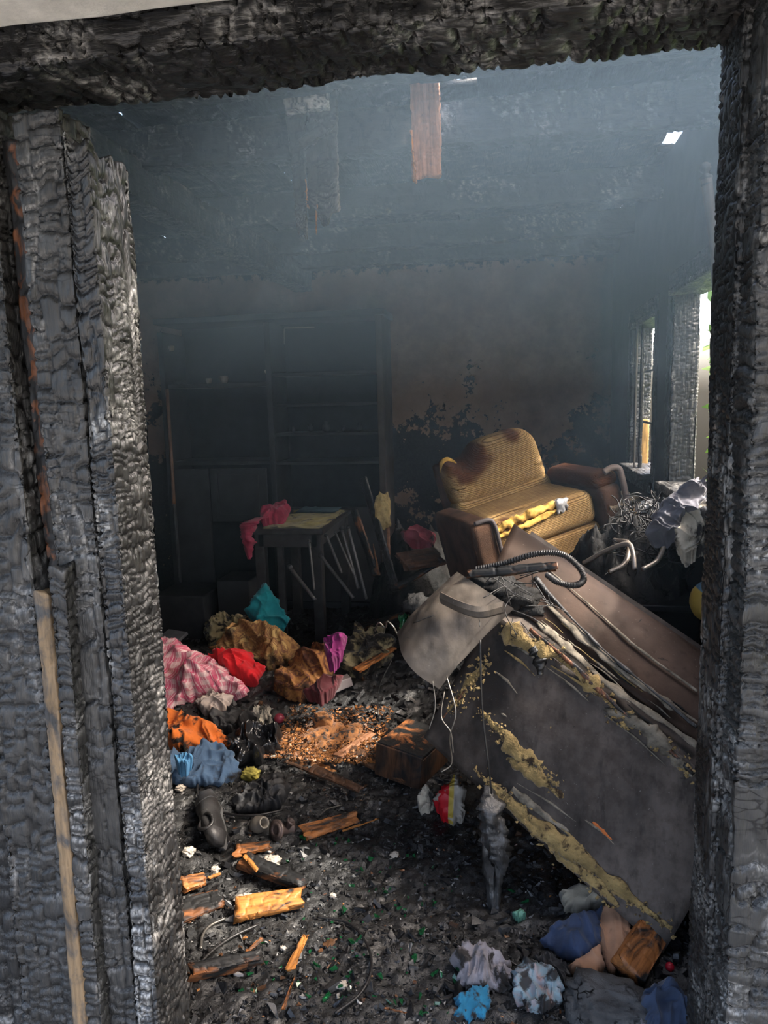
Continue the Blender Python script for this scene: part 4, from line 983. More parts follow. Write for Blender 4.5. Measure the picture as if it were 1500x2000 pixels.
for i, (px, py, rr, lb) in enumerate([(407, 728, .022, 'small pale cup on the left shelf of the wall unit'), (437, 729, .030, 'rounder pale bowl on the left shelf of the wall unit'), (335, 680, .020, 'brownish knob-like pot high at the unit\'s left side'), (520, 718, .014, 'tiny bright trinket by the unit\'s middle panel')]):
    c = P(px, py, Y=UY+.12); V, F = lathe([(.3*rr, -rr), (.7*rr, -rr*.9), (rr, 0), (.95*rr, rr*.7), (.8*rr, rr*.75), (.75*rr, rr*.6), (.3*rr, -.4*rr)], 18)
    zb_ = [uz(430, 752), uz(430, 752), uz(430, 752), uz(640, 728)][i]+.014
    if i == 2: c = P(px, py, Y=UY-.02)
    else: c[2] = zb_+rr
    add(['cup', 'bowl', 'pot', 'trinket'][i], V, F, sm_pale, M=T(c), label=lb, cat=['cup', 'bowl', 'pot', 'trinket'][i])
for i in range(5):
    x = xm+.12+i*.12; rr = .016+.006*((i*7) % 3); c = np.array([x, UY+.14+.03*(i % 2), uz(640, 848)+.011+rr])
    V, F = lathe([(.3*rr, -rr), (rr, -.6*rr), (rr*.9, rr*.6), (.5*rr, rr), (.5*rr, 1.6*rr), (.1*rr, 1.6*rr)], 14)
    add('sooty_jar', V, F, MAT['soot_grey'], M=T(c), label='%s sooty jar from the middle panel on the unit\'s lower right shelf' % ['first', 'second', 'third', 'fourth', 'fifth'][i], cat='jar', group='sooty jars on the lower right shelf')
pf = thing('picture_frame', 'thin pale L-shaped remnant of a frame in the unit', 'picture frame', tuple(map(float, P(555, 670, Y=UY+.1))))
mf = m_plain('pale_frame_edge', (.20, .20, .20), .5)
add('frame_edge', *tube([P(555, 642, Y=UY+.1), P(555, 672, Y=UY+.1)], .005, 6), mf, pf); add('frame_edge', *tube([P(555, 641, Y=UY+.1), P(614, 639, Y=UY+.1)], .005, 6), mf, pf)
bm = thing('broom', 'long broom handle leaning against the wall unit', 'broom', tuple(map(float, P(346, 1050, Y=4.7))))
add('handle', *tube([P(326, 760, Y=4.86), P(335, 900, Y=4.78), P(340, 985, Y=4.73)], .012, 10), m_plain('broom_wood', (.16, .085, .05), .6), bm)
add('lower_handle', *tube([P(340, 985, Y=4.73), np.array([*P(352, 1120, Y=4.62)[:2], .05])], .012, 10), MAT['soot_grey'], bm)

# ------------------------------------------------------------------ table and what leans on it
MAT['table'] = m_plain('burnt_table_wood', (.028, .026, .026), .5, .4, var=.5, sc=14, bump=.4, bsc=40)
TZ = .765
tx0 = P(498, 1032, Z=TZ)[0]; tx1 = P(628, 1032, Z=TZ)[0]; ty0 = P(560, 1034, Z=TZ)[1]; ty1 = 4.94
tb = thing('table', 'narrow blackened table under the red and yellow cloths', 'table', (float((tx0+tx1)/2), float((ty0+ty1)/2), .03))
def tbp(n, x0, x1, y0, y1, z0, z1, m='table'): V, F = rbox(x1-x0, y1-y0, z1-z0, .004, 4, ((x0+x1)/2, (y0+y1)/2, (z0+z1)/2)); return add(n, V, F, MAT[m], tb)
tbp('table_top', tx0-.02, tx1+.02, ty0-.02, ty1, TZ-.028, TZ)
tbp('apron', tx0+.02, tx1-.02, ty0+.01, ty0+.03, TZ-.11, TZ-.028); tbp('apron', tx1-.03, tx1-.01, ty0+.03, ty1-.04, TZ-.11, TZ-.028, 'soot_grey')
tbp('apron', tx0+.01, tx0+.03, ty0+.03, ty1-.04, TZ-.11, TZ-.028)
for x in (tx0+.03, tx1-.03):
    for y in (ty0+.04, ty1-.06): tbp('leg', x-.03, x+.03, y-.03, y+.03, .0, TZ-.028)
tbp('stretcher', tx0+.13, tx0+.17, ty0+.02, ty0+.05, .05, TZ-.10)
def flat_cloth(name, label, cat, x0, x1, y0, y1, z, mat, seed, amp=.012, fs=12):
    n = 40; X, Y = np.meshgrid(np.linspace(x0, x1, n), np.linspace(y0, y1, n))
    e = .02*(vn(X*20, Y*20, seed)-.5); Z = z+.003+amp*(1-np.abs(2*vn(X*fs+2*fbm(X*6, Y*6, seed), Y*fs*.6, seed+1)-1))**2
    f = np.stack([X+e, Y+e, Z], -1).reshape(-1, 3); b = f.copy(); b[:, 2] = z+.001; q = quads_grid(n, n); N = len(f)
    return add(name, np.vstack([f, b]), np.vstack([q, q[:, ::-1]+N]), mat, label=label, cat=cat)
MAT['c_yellow'] = m_cloth('olive_yellow_cloth', (.34, .29, .10), .4, .3)
flat_cloth('table_cover', 'olive yellow cover spread over the blackened table', 'table cover', tx0+.06, tx1, ty0+.02, ty1-.1, TZ, MAT['c_yellow'], 5)
flat_cloth('blue_paper', 'pale blue sheet at the far end of the table', 'paper', tx0+.1, tx1-.04, ty1-.26, ty1-.04, TZ+.014, m_plain('dusty_blue_sheet', (.10, .16, .19), .6), 6, .006)
MAT['c_crimson'] = m_cloth('crimson_cloth', (.36, .035, .075), .5, .15, weave=160)
cloth('crimson_cloth', 'crimson cloth crumpled on the corner of the table', 'cloth', [(505, 1012), (528, 992), (555, 986), (567, 998), (558, 1012), (530, 1018), (512, 1028)], MAT['c_crimson'], slope=.4, z0=TZ+.004, bulge=.03, fold=.02, fs=16, seed=7)
drape('crimson_scarf', 'crimson fringe hanging over the table corner', 'scarf', [(512, 1010, ty0+.05), (490, 1020, ty0-.02), (483, 1034, ty0-.035), (484, 1060, ty0-.035), (487, 1092, ty0-.035)], [.03, .045, .04, .035, .012], MAT['c_crimson'], 9)
rods = [((566, 1108), (616, 1172), .011), ((626, 1085), (690, 1168), .010), ((637, 1046), (668, 1120), .008), ((667, 1032), (700, 1150), .009), ((680, 1030), (716, 1170), .008), ((604, 1058), (614, 1152), .007), ((655, 1040), (690, 1120), .006)]
nm = ['pale rod with a knob end in front of the table leg', 'long rod slanting down under the table', 'knobbed rod at the table\'s front corner', 'upright rod below the table\'s grey apron', 'longest thin rod right of the table', 'thin rod standing beside the table leg', 'faint short rod amid the leaning bundle']
for i, (a, b, rr) in enumerate(rods):
    ro = thing('metal_rod', nm[i], 'rod', tuple(map(float, P(*b, Y=ty0-.12))), group='rods leaning at the table')
    p, q = P(*a, Y=ty0-.06-.02*i), P(*b, Y=ty0-.16-.02*i)
    add('shaft', *tube([p, q], rr, 8), m_plain('sooty_rod%d' % i, (.10, .095, .09), .45, .5, .3), ro)
    V, F = lathe([(.001, -1.4*rr), (rr*1.2, -1.2*rr), (rr*1.6, 0), (rr*1.1, 1.3*rr), (.001, 1.5*rr)], 12); add('knob', xf(V, frame(p, p+(p-q))), F, MAT['soot_grey'], ro)
plank('leaning_board', 'thin black board leaning steeply between table and heap', 'board', (776, 1158, 3.85), (708, 930, 4.05), .055, .018, 'char_black', 81, world=True, up=(-.6, -1, 0), jag=.03, ash=1.)
plank('leaning_board', 'shorter brown-edged board leaning behind the thin black board', 'board', (735, 1130, 4.0), (690, 990, 4.1), .05, .018, 'wood_mostly', 82, world=True, up=(-.5, -1, 0), jag=.05)
plank('leaning_board', 'pale scorched lath standing right of the thin black board', 'board', (760, 1100, 3.98), (757, 1000, 4.05), .022, .015, 'wood_hang', 83, world=True, up=(0, -1, 0))
plank('splinter', 'orange splinter upright behind the leaning rods', 'splinter', (742, 1130, 3.9), (728, 1060, 3.95), .022, .01, 'wood_half', 84, world=True, up=(0, -1, 0), tap1=.4)
def blob(name, label, cat, px, py, Y, sx, sy, sz, mat, seed, rough=.5, parent=None, fr_=3.):
    c = P(px, py, Y=Y); th, ph = np.meshgrid(np.linspace(0, 2*np.pi, 40), np.linspace(0, np.pi, 26))
    d = np.stack([np.cos(th)*np.sin(ph), np.sin(th)*np.sin(ph), np.cos(ph)], -1); e = np.sign(d)*np.abs(d)**.75
    k_ = 1+rough*(fbm(d[..., 0]*fr_+seed, d[..., 2]*fr_+d[..., 1]*fr_*.8, seed, 4)-.5)+rough*.5*(fbm(d[..., 0]*fr_*4+seed, d[..., 2]*fr_*4+d[..., 1]*6, seed+3, 3)-.5)
    return add(name, (c+e*np.array([sx, sy, sz])*k_[..., None]).reshape(-1, 3), quads_grid(40, 26), mat, parent, label=label, cat=cat)
MAT['foam_cream'] = m_plain('cream_foam', (.50, .37, .16), .9, .2, var=.4, sc=22, bump=.9, bsc=60)
blob('foam_block', 'cream yellow foam block stuck on the leaning boards', 'foam', 748, 1000, 4.0, .045, .04, .10, MAT['foam_cream'], 5, .6)
cloth('teal_cloth', 'bright teal cloth draped over rubble before the table', 'cloth', [(480, 1192), (500, 1165), (521, 1138), (543, 1172), (567, 1208), (560, 1230), (528, 1234), (500, 1210)], m_cloth('teal_cotton', (.012, .22, .25), .35), slope=1.6, Y0=3.9, z0=float(P(528, 1234, Y=3.9)[2]), bulge=.04, fold=.025, fs=10, seed=8, rag=.03)
cloth('rose_cloth', 'dull rose rag on the heap left of the armchair', 'rag', [(785, 1045), (812, 1032), (850, 1048), (846, 1068), (812, 1060)], m_cloth('rose_rag', (.34, .07, .09), .4, .35), slope=.9, Y0=3.95, z0=.60, fold=.02, seed=9)
plank('panel_piece', 'broken dark panel lying left of the armchair', 'panel', (778, 1098, 3.6), (866, 1085, 3.75), .13, .025, 'table' if False else 'wood_dark', 85, world=True, up=(0, -.7, 1))
plank('burnt_lath', 'orange-tipped burnt slat below the broken dark panel', 'lath', (770, 1150, 3.6), (866, 1092, 3.7), .04, .02, 'wood_mostly', 86, world=True, up=(0, -.7, 1))
# dark boxes in the left corner
V, F = rbox(.34, .35, .30, .01, 3, (-2.05, 4.45, .16)); add('crate', V, F, MAT['unit_in'], label='black burnt crate in the dark left corner', cat='crate')
V, F = rbox(.22, .26, .38, .01, 3, (-1.72, 4.5, .2)); add('crate', V, F, MAT['unit'], label='taller dark box beside the black crate', cat='box')

# ------------------------------------------------------------------ clothes pile in the middle
def m_plaid():
    k = NB('pink_plaid'); v = k.mp((1, 1, 1), (0, 0, .5))
    a = k.wave(7, v, .3, 'X'); b = k.wave(7, v, .3, 'Z')
    base = k.mix(k.ramp(a, [(.45, 0), (.62, .75)]), (.62, .40, .40), (.50, .045, .12))
    c = k.mix(k.ramp(b, [(.5, 0), (.68, .6)]), base, (.50, .06, .13))
    c = k.mix(k.ramp(k.wave(30, v, .3, 'X'), [(.86, 0), (.92, .6)]), c, (.75, .62, .60))
    c = k.mix(k.ramp(k.noise(8, 4), [(.56, 0), (.7, .8)]), c, (.16, .09, .06))
    k.bump(k.noise(200, 2), .2, .002); return k.fin(c, .85, .2)
def m_print(name, c1, c2, c3, sc=26, bt=(.52, .62)):
    k = NB(name); n = k.noise(sc*.5, 4, .6, None, 1.2)
    c = k.ramp(n, [(.36, c1), (.45, c2), (.53, c1), (.60, c3), (.68, c2)])
    c = k.mix(k.ramp(k.noise(7 if bt[0] > .5 else 24, 5), [(bt[0], 0), (bt[1], .92)]), c, (.018, .014, .012)); k.bump(k.noise(180, 2), .2, .002)
    return k.fin(c, .75, .25)
MAT['plaid'] = m_plaid()
MAT['print_brown'] = m_print('brown_satin_print', (.16, .07, .035), (.36, .20, .07), (.50, .33, .12))
MAT['print_rust'] = m_print('rust_print', (.15, .055, .03), (.34, .16, .05), (.07, .03, .02))
MAT['khaki'] = m_cloth('khaki_fleece', (.27, .22, .12), .45, .62, weave=120, bsc=11)
MAT['c_red'] = m_cloth('red_cotton', (.55, .012, .018), .3)
MAT['c_orange'] = m_cloth('orange_cloth', (.60, .15, .025), .35, .4, bsc=14)
MAT['c_blue'] = m_cloth('blue_cotton', (.055, .10, .17), .4, .25)
MAT['c_sky'] = m_cloth('sky_blue_cloth', (.07, .22, .40), .4, .2)
MAT['c_denim'] = m_cloth('navy_denim', (.035, .055, .11), .4, .15)
MAT['c_tan'] = m_cloth('tan_felt', (.40, .22, .13), .25, .38, bsc=8)
MAT['c_beige'] = m_cloth('sooty_beige_cotton', (.33, .29, .22), .3, .35)
MAT['c_lilac'] = m_cloth('lilac_grey_cloth', (.27, .25, .27), .5, .5, bsc=16)
MAT['c_magenta'] = m_cloth('magenta_cloth', (.20, .018, .12), .4, .3)
MAT['bag'] = m_plain('black_plastic_bag', (.015, .015, .016), .22, .6, bump=.5, bsc=50)
MAT['sheet_black'] = m_plain('limp_black_rubber', (.02, .02, .021), .6, .35, bump=.5, bsc=60)
C = cloth
C('burnt_shirt', 'cream shirt with scorched edges at the back of the clothes pile', 'shirt', [(400, 1252), (412, 1214), (434, 1198), (468, 1208), (515, 1222), (505, 1242), (450, 1238), (420, 1262)], m_cloth('cream_scorched', (.42, .34, .18), .35, .45, bsc=13), slope=.9, bulge=.05, fold=.03, fs=14, seed=11)
C('satin_quilt', 'brown satin quilt with golden print on top of the pile', 'quilt', [(420, 1268), (448, 1234), (500, 1232), (560, 1250), (592, 1280), (575, 1300), (525, 1308), (470, 1296)], MAT['print_brown'], slope=.7, bulge=.09, fold=.035, fs=10, seed=12, dirn=.3)
C('plaid_shirt', 'pink and white plaid shirt spilling beside the left post', 'shirt', [(300, 1262), (340, 1258), (372, 1272), (405, 1296), (440, 1312), (484, 1352), (470, 1366), (425, 1348), (385, 1362), (340, 1382), (300, 1370)], MAT['plaid'], slope=.55, bulge=.08, fold=.035, fs=10, seed=13, dirn=-.4)
C('red_cloth', 'bright red cloth balled up between plaid shirt and quilt', 'cloth', [(410, 1292), (440, 1280), (490, 1284), (516, 1306), (512, 1332), (482, 1342), (446, 1324)], MAT['c_red'], slope=.7, bulge=.07, fold=.03, fs=12, seed=14)
C('rust_blanket', 'rust-brown printed blanket slumped in the pile\'s middle', 'blanket', [(540, 1345), (575, 1295), (625, 1262), (662, 1290), (655, 1335), (615, 1366), (560, 1370)], MAT['print_rust'], slope=.8, bulge=.09, fold=.035, fs=9, seed=15, dirn=.8)
C('khaki_fleece', 'khaki fleece with black burn patches near the curled metal skin', 'fleece', [(630, 1330), (645, 1275), (700, 1228), (750, 1232), (775, 1262), (760, 1285), (715, 1312), (670, 1332)], MAT['khaki'], slope=.9, bulge=.08, fold=.03, fs=9, seed=16, dirn=.9)
C('magenta_scarf', 'magenta scrap tucked between blanket and fleece', 'scarf', [(634, 1256), (650, 1246), (680, 1248), (668, 1278), (652, 1302), (640, 1296)], MAT['c_magenta'], slope=.9, Y0=2.98, z0=float(P(652, 1302, Y=2.98)[2]), bulge=.03, fold=.02, fs=18, seed=17)
C('maroon_cloth', 'dark maroon cloth below the rust-brown blanket', 'cloth', [(600, 1352), (640, 1318), (668, 1322), (655, 1345), (625, 1366)], m_cloth('maroon', (.07, .012, .016), .4, .2), slope=.5, Y0=2.98, z0=float(P(625, 1366, Y=2.98)[2]), bulge=.01, fold=.015, fs=14, seed=18)
C('pale_rag', 'pale pinkish rag below the plaid shirt', 'rag', [(385, 1376), (412, 1352), (452, 1364), (444, 1388), (412, 1402)], m_cloth('pale_rag_cotton', (.48, .40, .35), .3, .3), slope=.6, bulge=.05, fold=.025, fs=14, seed=19)
C('orange_cloth', 'orange cloth with burnt spots beside the left post', 'cloth', [(315, 1392), (350, 1388), (375, 1408), (425, 1424), (447, 1442), (444, 1468), (400, 1462), (350, 1480), (315, 1470)], MAT['c_orange'], slope=.6, bulge=.06, fold=.03, fs=12, seed=20)
C('blue_garment', 'dusty blue garment in front of the orange cloth', 'garment', [(325, 1482), (365, 1470), (420, 1462), (458, 1480), (465, 1510), (425, 1532), (365, 1538), (325, 1528)], MAT['c_blue'], slope=.35, bulge=.03, fold=.028, fs=16, seed=21)
C('sky_blue_scrap', 'sky blue scrap on the dusty blue garment', 'cloth', [(342, 1480), (362, 1472), (378, 1482), (368, 1498), (348, 1496)], MAT['c_sky'], slope=.6, Y0=2.47, z0=.12, bulge=.02, fold=.015, fs=22, seed=22)
C('plastic_bag', 'glossy black plastic bag left of the orange crumbs', 'bag', [(440, 1448), (470, 1424), (520, 1418), (552, 1436), (545, 1470), (510, 1494), (462, 1492)], MAT['bag'], slope=.5, bulge=.06, fold=.035, fs=16, seed=23)
C('plastic_bag', 'grey glossy bag below the pale pinkish rag', 'bag', [(400, 1420), (425, 1395), (470, 1388), (500, 1405), (480, 1428), (430, 1436)], MAT['sheet_black'], slope=.5, bulge=.05, fold=.03, fs=16, seed=24)
C('burnt_paper', 'curled cream paper with burnt rim near the red bauble', 'paper', [(490, 1408), (505, 1385), (528, 1388), (532, 1412), (512, 1428)], MAT['c_offwhite'], slope=.7, bulge=.02, fold=.03, fs=26, seed=25)
C('rubber_sheet', 'limp black sheet lying above the boot', 'sheet', [(455, 1570), (490, 1535), (545, 1520), (568, 1545), (560, 1580), (510, 1592), (468, 1588)], MAT['sheet_black'], slope=.3, bulge=.025, fold=.025, fs=20, seed=26)
blob('moss_lump', 'yellow-green scorched sponge lump above the black sheet', 'sponge', 490, 1512, hit(490, 1522)[1], .035, .03, .022, m_plain('yellowgreen_sponge', (.30, .26, .06), .9, .2, var=.5, sc=30, bump=.8, bsc=60), 8, .7)
ball('bauble', 'dull red bauble beside the orange crumbs', hit(546, 1412)+np.array([0, 0, .022]), .024, m_plain('dull_red', (.24, .03, .05), .35))
ball('bauble', 'small bright red ball beside the scorched wood block', hit(1308, 1895)+np.array([0, 0, .01]), .011, m_plain('bright_red', (.42, .015, .03), .35))
# orange-brown crumbs of burnt fibreboard
MAT['crumb'] = m_cloth('orange_brown_crumbs', (.27, .11, .035), .6, .42, weave=90, bsc=26)
c0 = hit(640, 1462)
heap('crumb_pile', 'orange-brown crumbs of burnt fibreboard in the centre', 'crumbs', float(c0[0]), float(c0[1])+.05,   .24, .26, .05, float(c0[2])-.01, MAT['crumb'], 12, .9, kind='stuff')
rr_ = np.random.RandomState(2); V, F, cc = shards(2600, 33, (c0[0]-.24, c0[0]+.24, c0[1]-.18, c0[1]+.28), .004, .018, [(60, (.30, .12, .035)), (20, (.2, .08, .03)), (15, (.012, .012, .012)), (4, (.4, .36, .3))], lift=.035)
add('crumb_bits', V, F, MAT['debris'], smooth=False, colors=cc, label='loose orange-brown bits scattered over the crumb pile', cat='crumbs', kind='stuff')
blob('fibreboard_chunk', 'upright orange fibreboard chunk standing in the crumbs', 'fibreboard', 632, 1412, c0[1]+.12, .045, .02, .05, MAT['crumb'], 14, .5)
blob('charred_disc', 'flat black disc on the orange crumbs', 'disc', 603, 1468, c0[1]-.04, .034, .026, .008, MAT['soot_grey'], 15, .15)
# printed packet, books and boards
k = NB('red_yellow_packet'); sp_ = k.n('ShaderNodeSeparateXYZ'); k.l(k.tc.outputs['Object'], sp_.inputs[0]); nn = k.noise(16, 3)
MAT['packet'] = k.fin(k.mix(k.ramp(nn, [(.56, 0), (.60, 1)]), k.ramp(k.math('ADD', k.math('MULTIPLY', sp_.outputs[0], 7.), .5), [(.0, (.45, .012, .02)), (.5, (.42, .30, .05)), (.62, (.35, .32, .28))], 'CONSTANT'), (.35, .32, .28)), .5)
C('torn_packet', 'torn red and yellow printed packet under the refrigerator edge', 'packet', [(848, 1560), (862, 1535), (890, 1512), (908, 1545), (905, 1600), (885, 1612), (866, 1590)], MAT['packet'], slope=1.2, bulge=.02, fold=.015, fs=12, seed=27, rag=.08)
C('paper_scrap', 'cream torn paper scrap left of the red packet', 'paper', [(815, 1560), (832, 1535), (850, 1560), (842, 1580), (822, 1590)], MAT['c_offwhite'], slope=.8, bulge=.01, fold=.02, fs=20, seed=28)
def obox(name, label, cat, px, py, sx, sy, sz, mat, rz=0., rx=0., ry=0., lift=0., Y=None, group=None):
    c = hit(px, py) if Y is None else P(px, py, Y=Y)
    V, F = rbox(sx, sy, sz, min(.004, sz*.3), 5, (0, 0, sz/2)); V = V+(fbm(V[:, 0]*40, V[:, 1]*40+V[:, 2]*30, 3, 2)[:, None]-.5)*.003
    M = T(c+np.array([0, 0, lift])) @ Matrix.Rotation(math.radians(rz), 4, 'Z') @ Matrix.Rotation(math.radians(rx), 4, 'X') @ Matrix.Rotation(math.radians(ry), 4, 'Y')
    return add(name, V, F, MAT[mat] if isinstance(mat, str) else mat, M=M, label=label, cat=cat, group=group)
obox('metal_box', 'flat grey metal case lying below the khaki fleece', 'case', 652, 1362, .19, .055, .045, m_plain('dusty_grey_case', (.22, .19, .19), .5, .4, .2), rz=32, ry=-14, lift=.03)
obox('book', 'grey book with bent cover behind the left post', 'book', 338, 1262, .16, .12, .02, m_plain('grey_cover', (.13, .13, .135), .6), rz=-20, rx=18, lift=.05)
dr = thing('wooden_drawer', 'brown wooden drawer tipped under the refrigerator corner', 'drawer', tuple(map(float, hit(800, 1505))))
Md = T(hit(806, 1502)) @ Matrix.Rotation(math.radians(-22), 4, 'Z') @ Matrix.Rotation(math.radians(5), 4, 'Y')
for n, sx, sy, sz, c in [('front_board', .20, .016, .13, (0, -.12, .07)), ('side_board', .016, .24, .11, (-.09, 0, .065)), ('side_board', .016, .24, .11, (.09, 0, .065)), ('back_board', .18, .014, .11, (0, .12, .065)), ('bottom_board', .18, .24, .008, (0, 0, .01)), ('lid_board', .20, .24, .01, (0, 0, .135))]:
    V, F = rbox(sx, sy, sz, .003, 4, c); add(n, V, F, MAT['wood_mostly'] if n == 'lid_board' else MAT['wood_dark'], dr, Md)
PK = [('burnt_board', 'charred board with an orange edge below the khaki fleece', (695, 1350), (775, 1300), .05, .018, 'wood_half', .09), ('burnt_board', 'wide split plank with glowing orange face, foreground left', (448, 1798), (600, 1770), .075, .03, 'wood_orange', .02),
      ('charred_log', 'dark split log with an orange end above the wide split plank', (468, 1700), (604, 1752), .055, .04, 'wood_mostly', .025), ('burnt_board', 'short charred board with orange left tip', (448, 1682), (536, 1668), .045, .02, 'wood_half', .02),
      ('bare_splinter', 'bright orange splinter on the dark split log', (478, 1705), (508, 1740), .022, .012, 'wood_orange', .05), ('burnt_board', 'reddish-brown board poking out beside the left post', (340, 1800), (446, 1762), .085, .02, 'wood_mostly', .01),
      ('burnt_board', 'rust-coloured board corner near the left post', (345, 1750), (412, 1732), .06, .02, 'wood_half', .02), ('bare_splinter', 'thin orange splinter on the rust-coloured board', (402, 1742), (440, 1728), .014, .01, 'wood_orange', .03),
      ('wood_strip', 'upright orange wood strip in the ash, bottom centre', (562, 1926), (600, 1842), .032, .012, 'wood_orange', .02), ('wood_strip', 'narrow rust sliver below the upright orange strip', (552, 2000), (578, 1925), .012, .01, 'wood_half', .02),
      ('wood_strip', 'slim orange stick lying on the ash in mid-floor', (664, 1642), (744, 1614), .013, .012, 'wood_orange', .02), ('charred_log', 'round charred branch with a rusty end, bottom left', (360, 1925), (526, 1886), .045, .04, 'wood_mostly', .02),
      ('bare_splinter', 'jagged orange splinter above the charred branch', (478, 1886), (518, 1848), .02, .01, 'wood_half', .02), ('burnt_board', 'long dim board crossing behind the black sheet', (600, 1512), (712, 1560), .05, .018, 'wood_dark', .02),
      ('burnt_board', 'rust-red board flat on the ash right of the pipe fitting', (585, 1640), (705, 1605), .075, .015, 'wood_half', .01), ('burnt_board', 'dark board edge running under the wooden drawer', (680, 1480), (800, 1540), .06, .02, 'wood_dark', .02),
      ('burnt_board', 'brown board leaning in the dark behind the fleece', (690, 1245), (790, 1215), .10, .02, 'wood_mostly', .03), ('wood_strip', 'rusty splinter at the bottom edge near green glass', (745, 1990), (800, 2003), .012, .01, 'wood_half', .02),
      ('wood_strip', 'charred lath in the rubble below the crumbs', (556, 1500), (640, 1535), .022, .012, 'wood_dark', .02), ('burnt_board', 'dull lath lying behind the plaid shirt', (322, 1225), (372, 1200), .05, .02, 'wood_dark', .05),
      ('burnt_board', 'pinkish-brown board in front of the wooden drawer', (655, 1500), (730, 1448), .05, .02, 'wood_hang', .03)]
for i, (n, lb, a, b, w, th, m, lf) in enumerate(PK): plank(n, lb, 'splinter' if 'splint' in n else 'log' if 'log' in n else 'strip' if 'strip' in n else 'board', a, b, w, th, m, 300+i, lift=lf+.012, up=(.05*((i*7) % 5-2), -.35, 1), jag=.035 if w > .03 else .02, tap1=.75)
plank('wood_block', 'thick wood block with glowing orange cut face, foreground right', 'block', (1222, 1935), (1285, 1828), .085, .05, 'wood_half', 330, lift=.05, up=(.5, -.5, 1), jag=.01, ash=.3)

# stones and plaster crumbs
for i, (px, py, s, lb) in enumerate([(482, 1768, .032, 'pale stone lump on the wide split plank'), (530, 1690, .028, 'white plaster chip near the short charred board'), (368, 1670, .02, 'cream plaster lump beside the boot'), (420, 1705, .014, 'small pinkish stone left of the dark log'), (352, 1545, .018, 'white shard below the blue garment'), (665, 1930, .016, 'grey-white flake bottom centre'), (770, 1675, .014, 'pale flake in the dark mid-floor'), (553, 1858, .008, 'tan pebble above the upright strip'), (650, 1755, .010, 'whitish chip beyond the wide split plank')]):
    q = hit(px, py); blob('plaster_chip', lb, 'stone', px, py-6, q[1], s, s*.8, s*.6, m_plain('plaster_chip%d' % i, (.42, .37, .31), .9, .2), 40+i, .9)

# boot
bo = thing('boot', 'black leather boot lying on its side by the left post', 'boot', tuple(map(float, hit(420, 1640))))
heel = hit(432, 1668)+np.array([0, 0, .035]); toe = hit(398, 1572)+np.array([0, 0, .045])
Mb = frame(heel, toe, (.35, .45, -.8))
def shoe():
    t = np.linspace(0, 1, 26); m = 20; out = []; L = float(np.linalg.norm(toe-heel))
    for s in t:
        w = np.interp(s, [0, .08, .3, .5, .75, .92, 1], [.012, .032, .034, .036, .045, .036, .006]); h = np.interp(s, [0, .05, .3, .5, .75, .95, 1], [.03, .06, .07, .055, .035, .022, .006])
        for j in range(m):
            a = 2*np.pi*j/m; z = math.sin(a); out.append((math.cos(a)*w, -(z*h if z > 0 else z*.012), s*L))
    return np.array(out), quads_grid(m, 26, True).tolist()+[list(range(m))[::-1], list(range(25*m, 26*m))], L
V, F, L_b = shoe(); MAT['leather'] = m_plain('sooty_leather', (.028, .027, .027), .5, .5, bump=.5, bsc=50)
V = V*(1+.10*(fbm(V[:, 2]*40, V[:, 0]*40, 4, 3)-.5))[:, None]; add('upper', V, F, MAT['leather'], bo, Mb)
V, F = tube([(.026*math.cos(a), -.062-.004*math.sin(2*a), L_b*.2+.035*math.sin(a)) for a in np.linspace(0, 2*np.pi, 14)], .006, 7); add('collar', V, F, MAT['rubber'], bo, Mb)
V, F = rbox(.05, .02, .05, .006, 4, (0, .03, .035)); add('heel', V, F, MAT['rubber'], bo, Mb)
V, F = tube([(-.044, 0, L_b*.72), (-.03, -.03, L_b*.70), (0, -.04, L_b*.69), (.03, -.03, L_b*.70), (.044, 0, L_b*.72)], .003, 6); add('toe_seam', V, F, MAT['soot_grey'], bo, Mb)
t = np.linspace(0, 2*np.pi, 40, endpoint=False); sole = np.array([(np.interp(abs(math.cos(a/2)), [0, 1], [.036, .036])*math.sin(a)*(.85+.3*(math.cos(a) < 0)), L_b*.5-L_b*.52*math.cos(a)) for a in t])
V = np.vstack([np.c_[sole[:, 0], np.full(40, .012), sole[:, 1]], np.c_[sole[:, 0], np.full(40, .026), sole[:, 1]]]); F = [[i, (i+1) % 40, 40+(i+1) % 40, 40+i] for i in range(40)]+[list(range(40))[::-1], list(range(40, 80))]
add('sole', V, F, m_plain('grey_sole', (.09, .09, .088), .6), bo, Mb, smooth=False)
for i in range(4):
    z = L_b*(.42+.07*i); V, F = tube([(-.03, -.025, z), (-.012, -.056+.008*i, z+.004), (.012, -.056+.008*i, z-.004), (.03, -.025, z)], .003, 6); add('lace', V, F, MAT['rubber'], bo, Mb)
# pot and pipe fitting
V, F = lathe([(.002, -.032), (.016, -.031), (.026, -.02), (.030, 0), (.026, .02), (.019, .032), (.020, .036), (.016, .036), (.013, .028), (.012, -.01), (.002, -.012)], 28)
add('small_pot', V*1.0, F, m_plain('grey_stoneware', (.15, .13, .105), .45, .4), M=T(hit(506, 1622)+np.array([0, 0, .022])) @ Matrix.Rotation(math.radians(55), 4, 'Y') @ Matrix.Rotation(math.radians(25), 4, 'X'), label='egg-shaped grey stoneware pot lying in the ash', cat='pot')
pfit = thing('pipe_fitting', 'rusty flanged pipe fitting beside the stoneware pot', 'pipe fitting', tuple(map(float, hit(555, 1640))))
Mp = T(hit(553, 1632)+np.array([0, 0, .022])) @ Matrix.Rotation(math.radians(-55), 4, 'Y') @ Matrix.Rotation(math.radians(50), 4, 'X')
MAT['iron'] = m_plain('rusty_iron', (.085, .06, .052), .5, .45, .3, bump=.5, bsc=60)
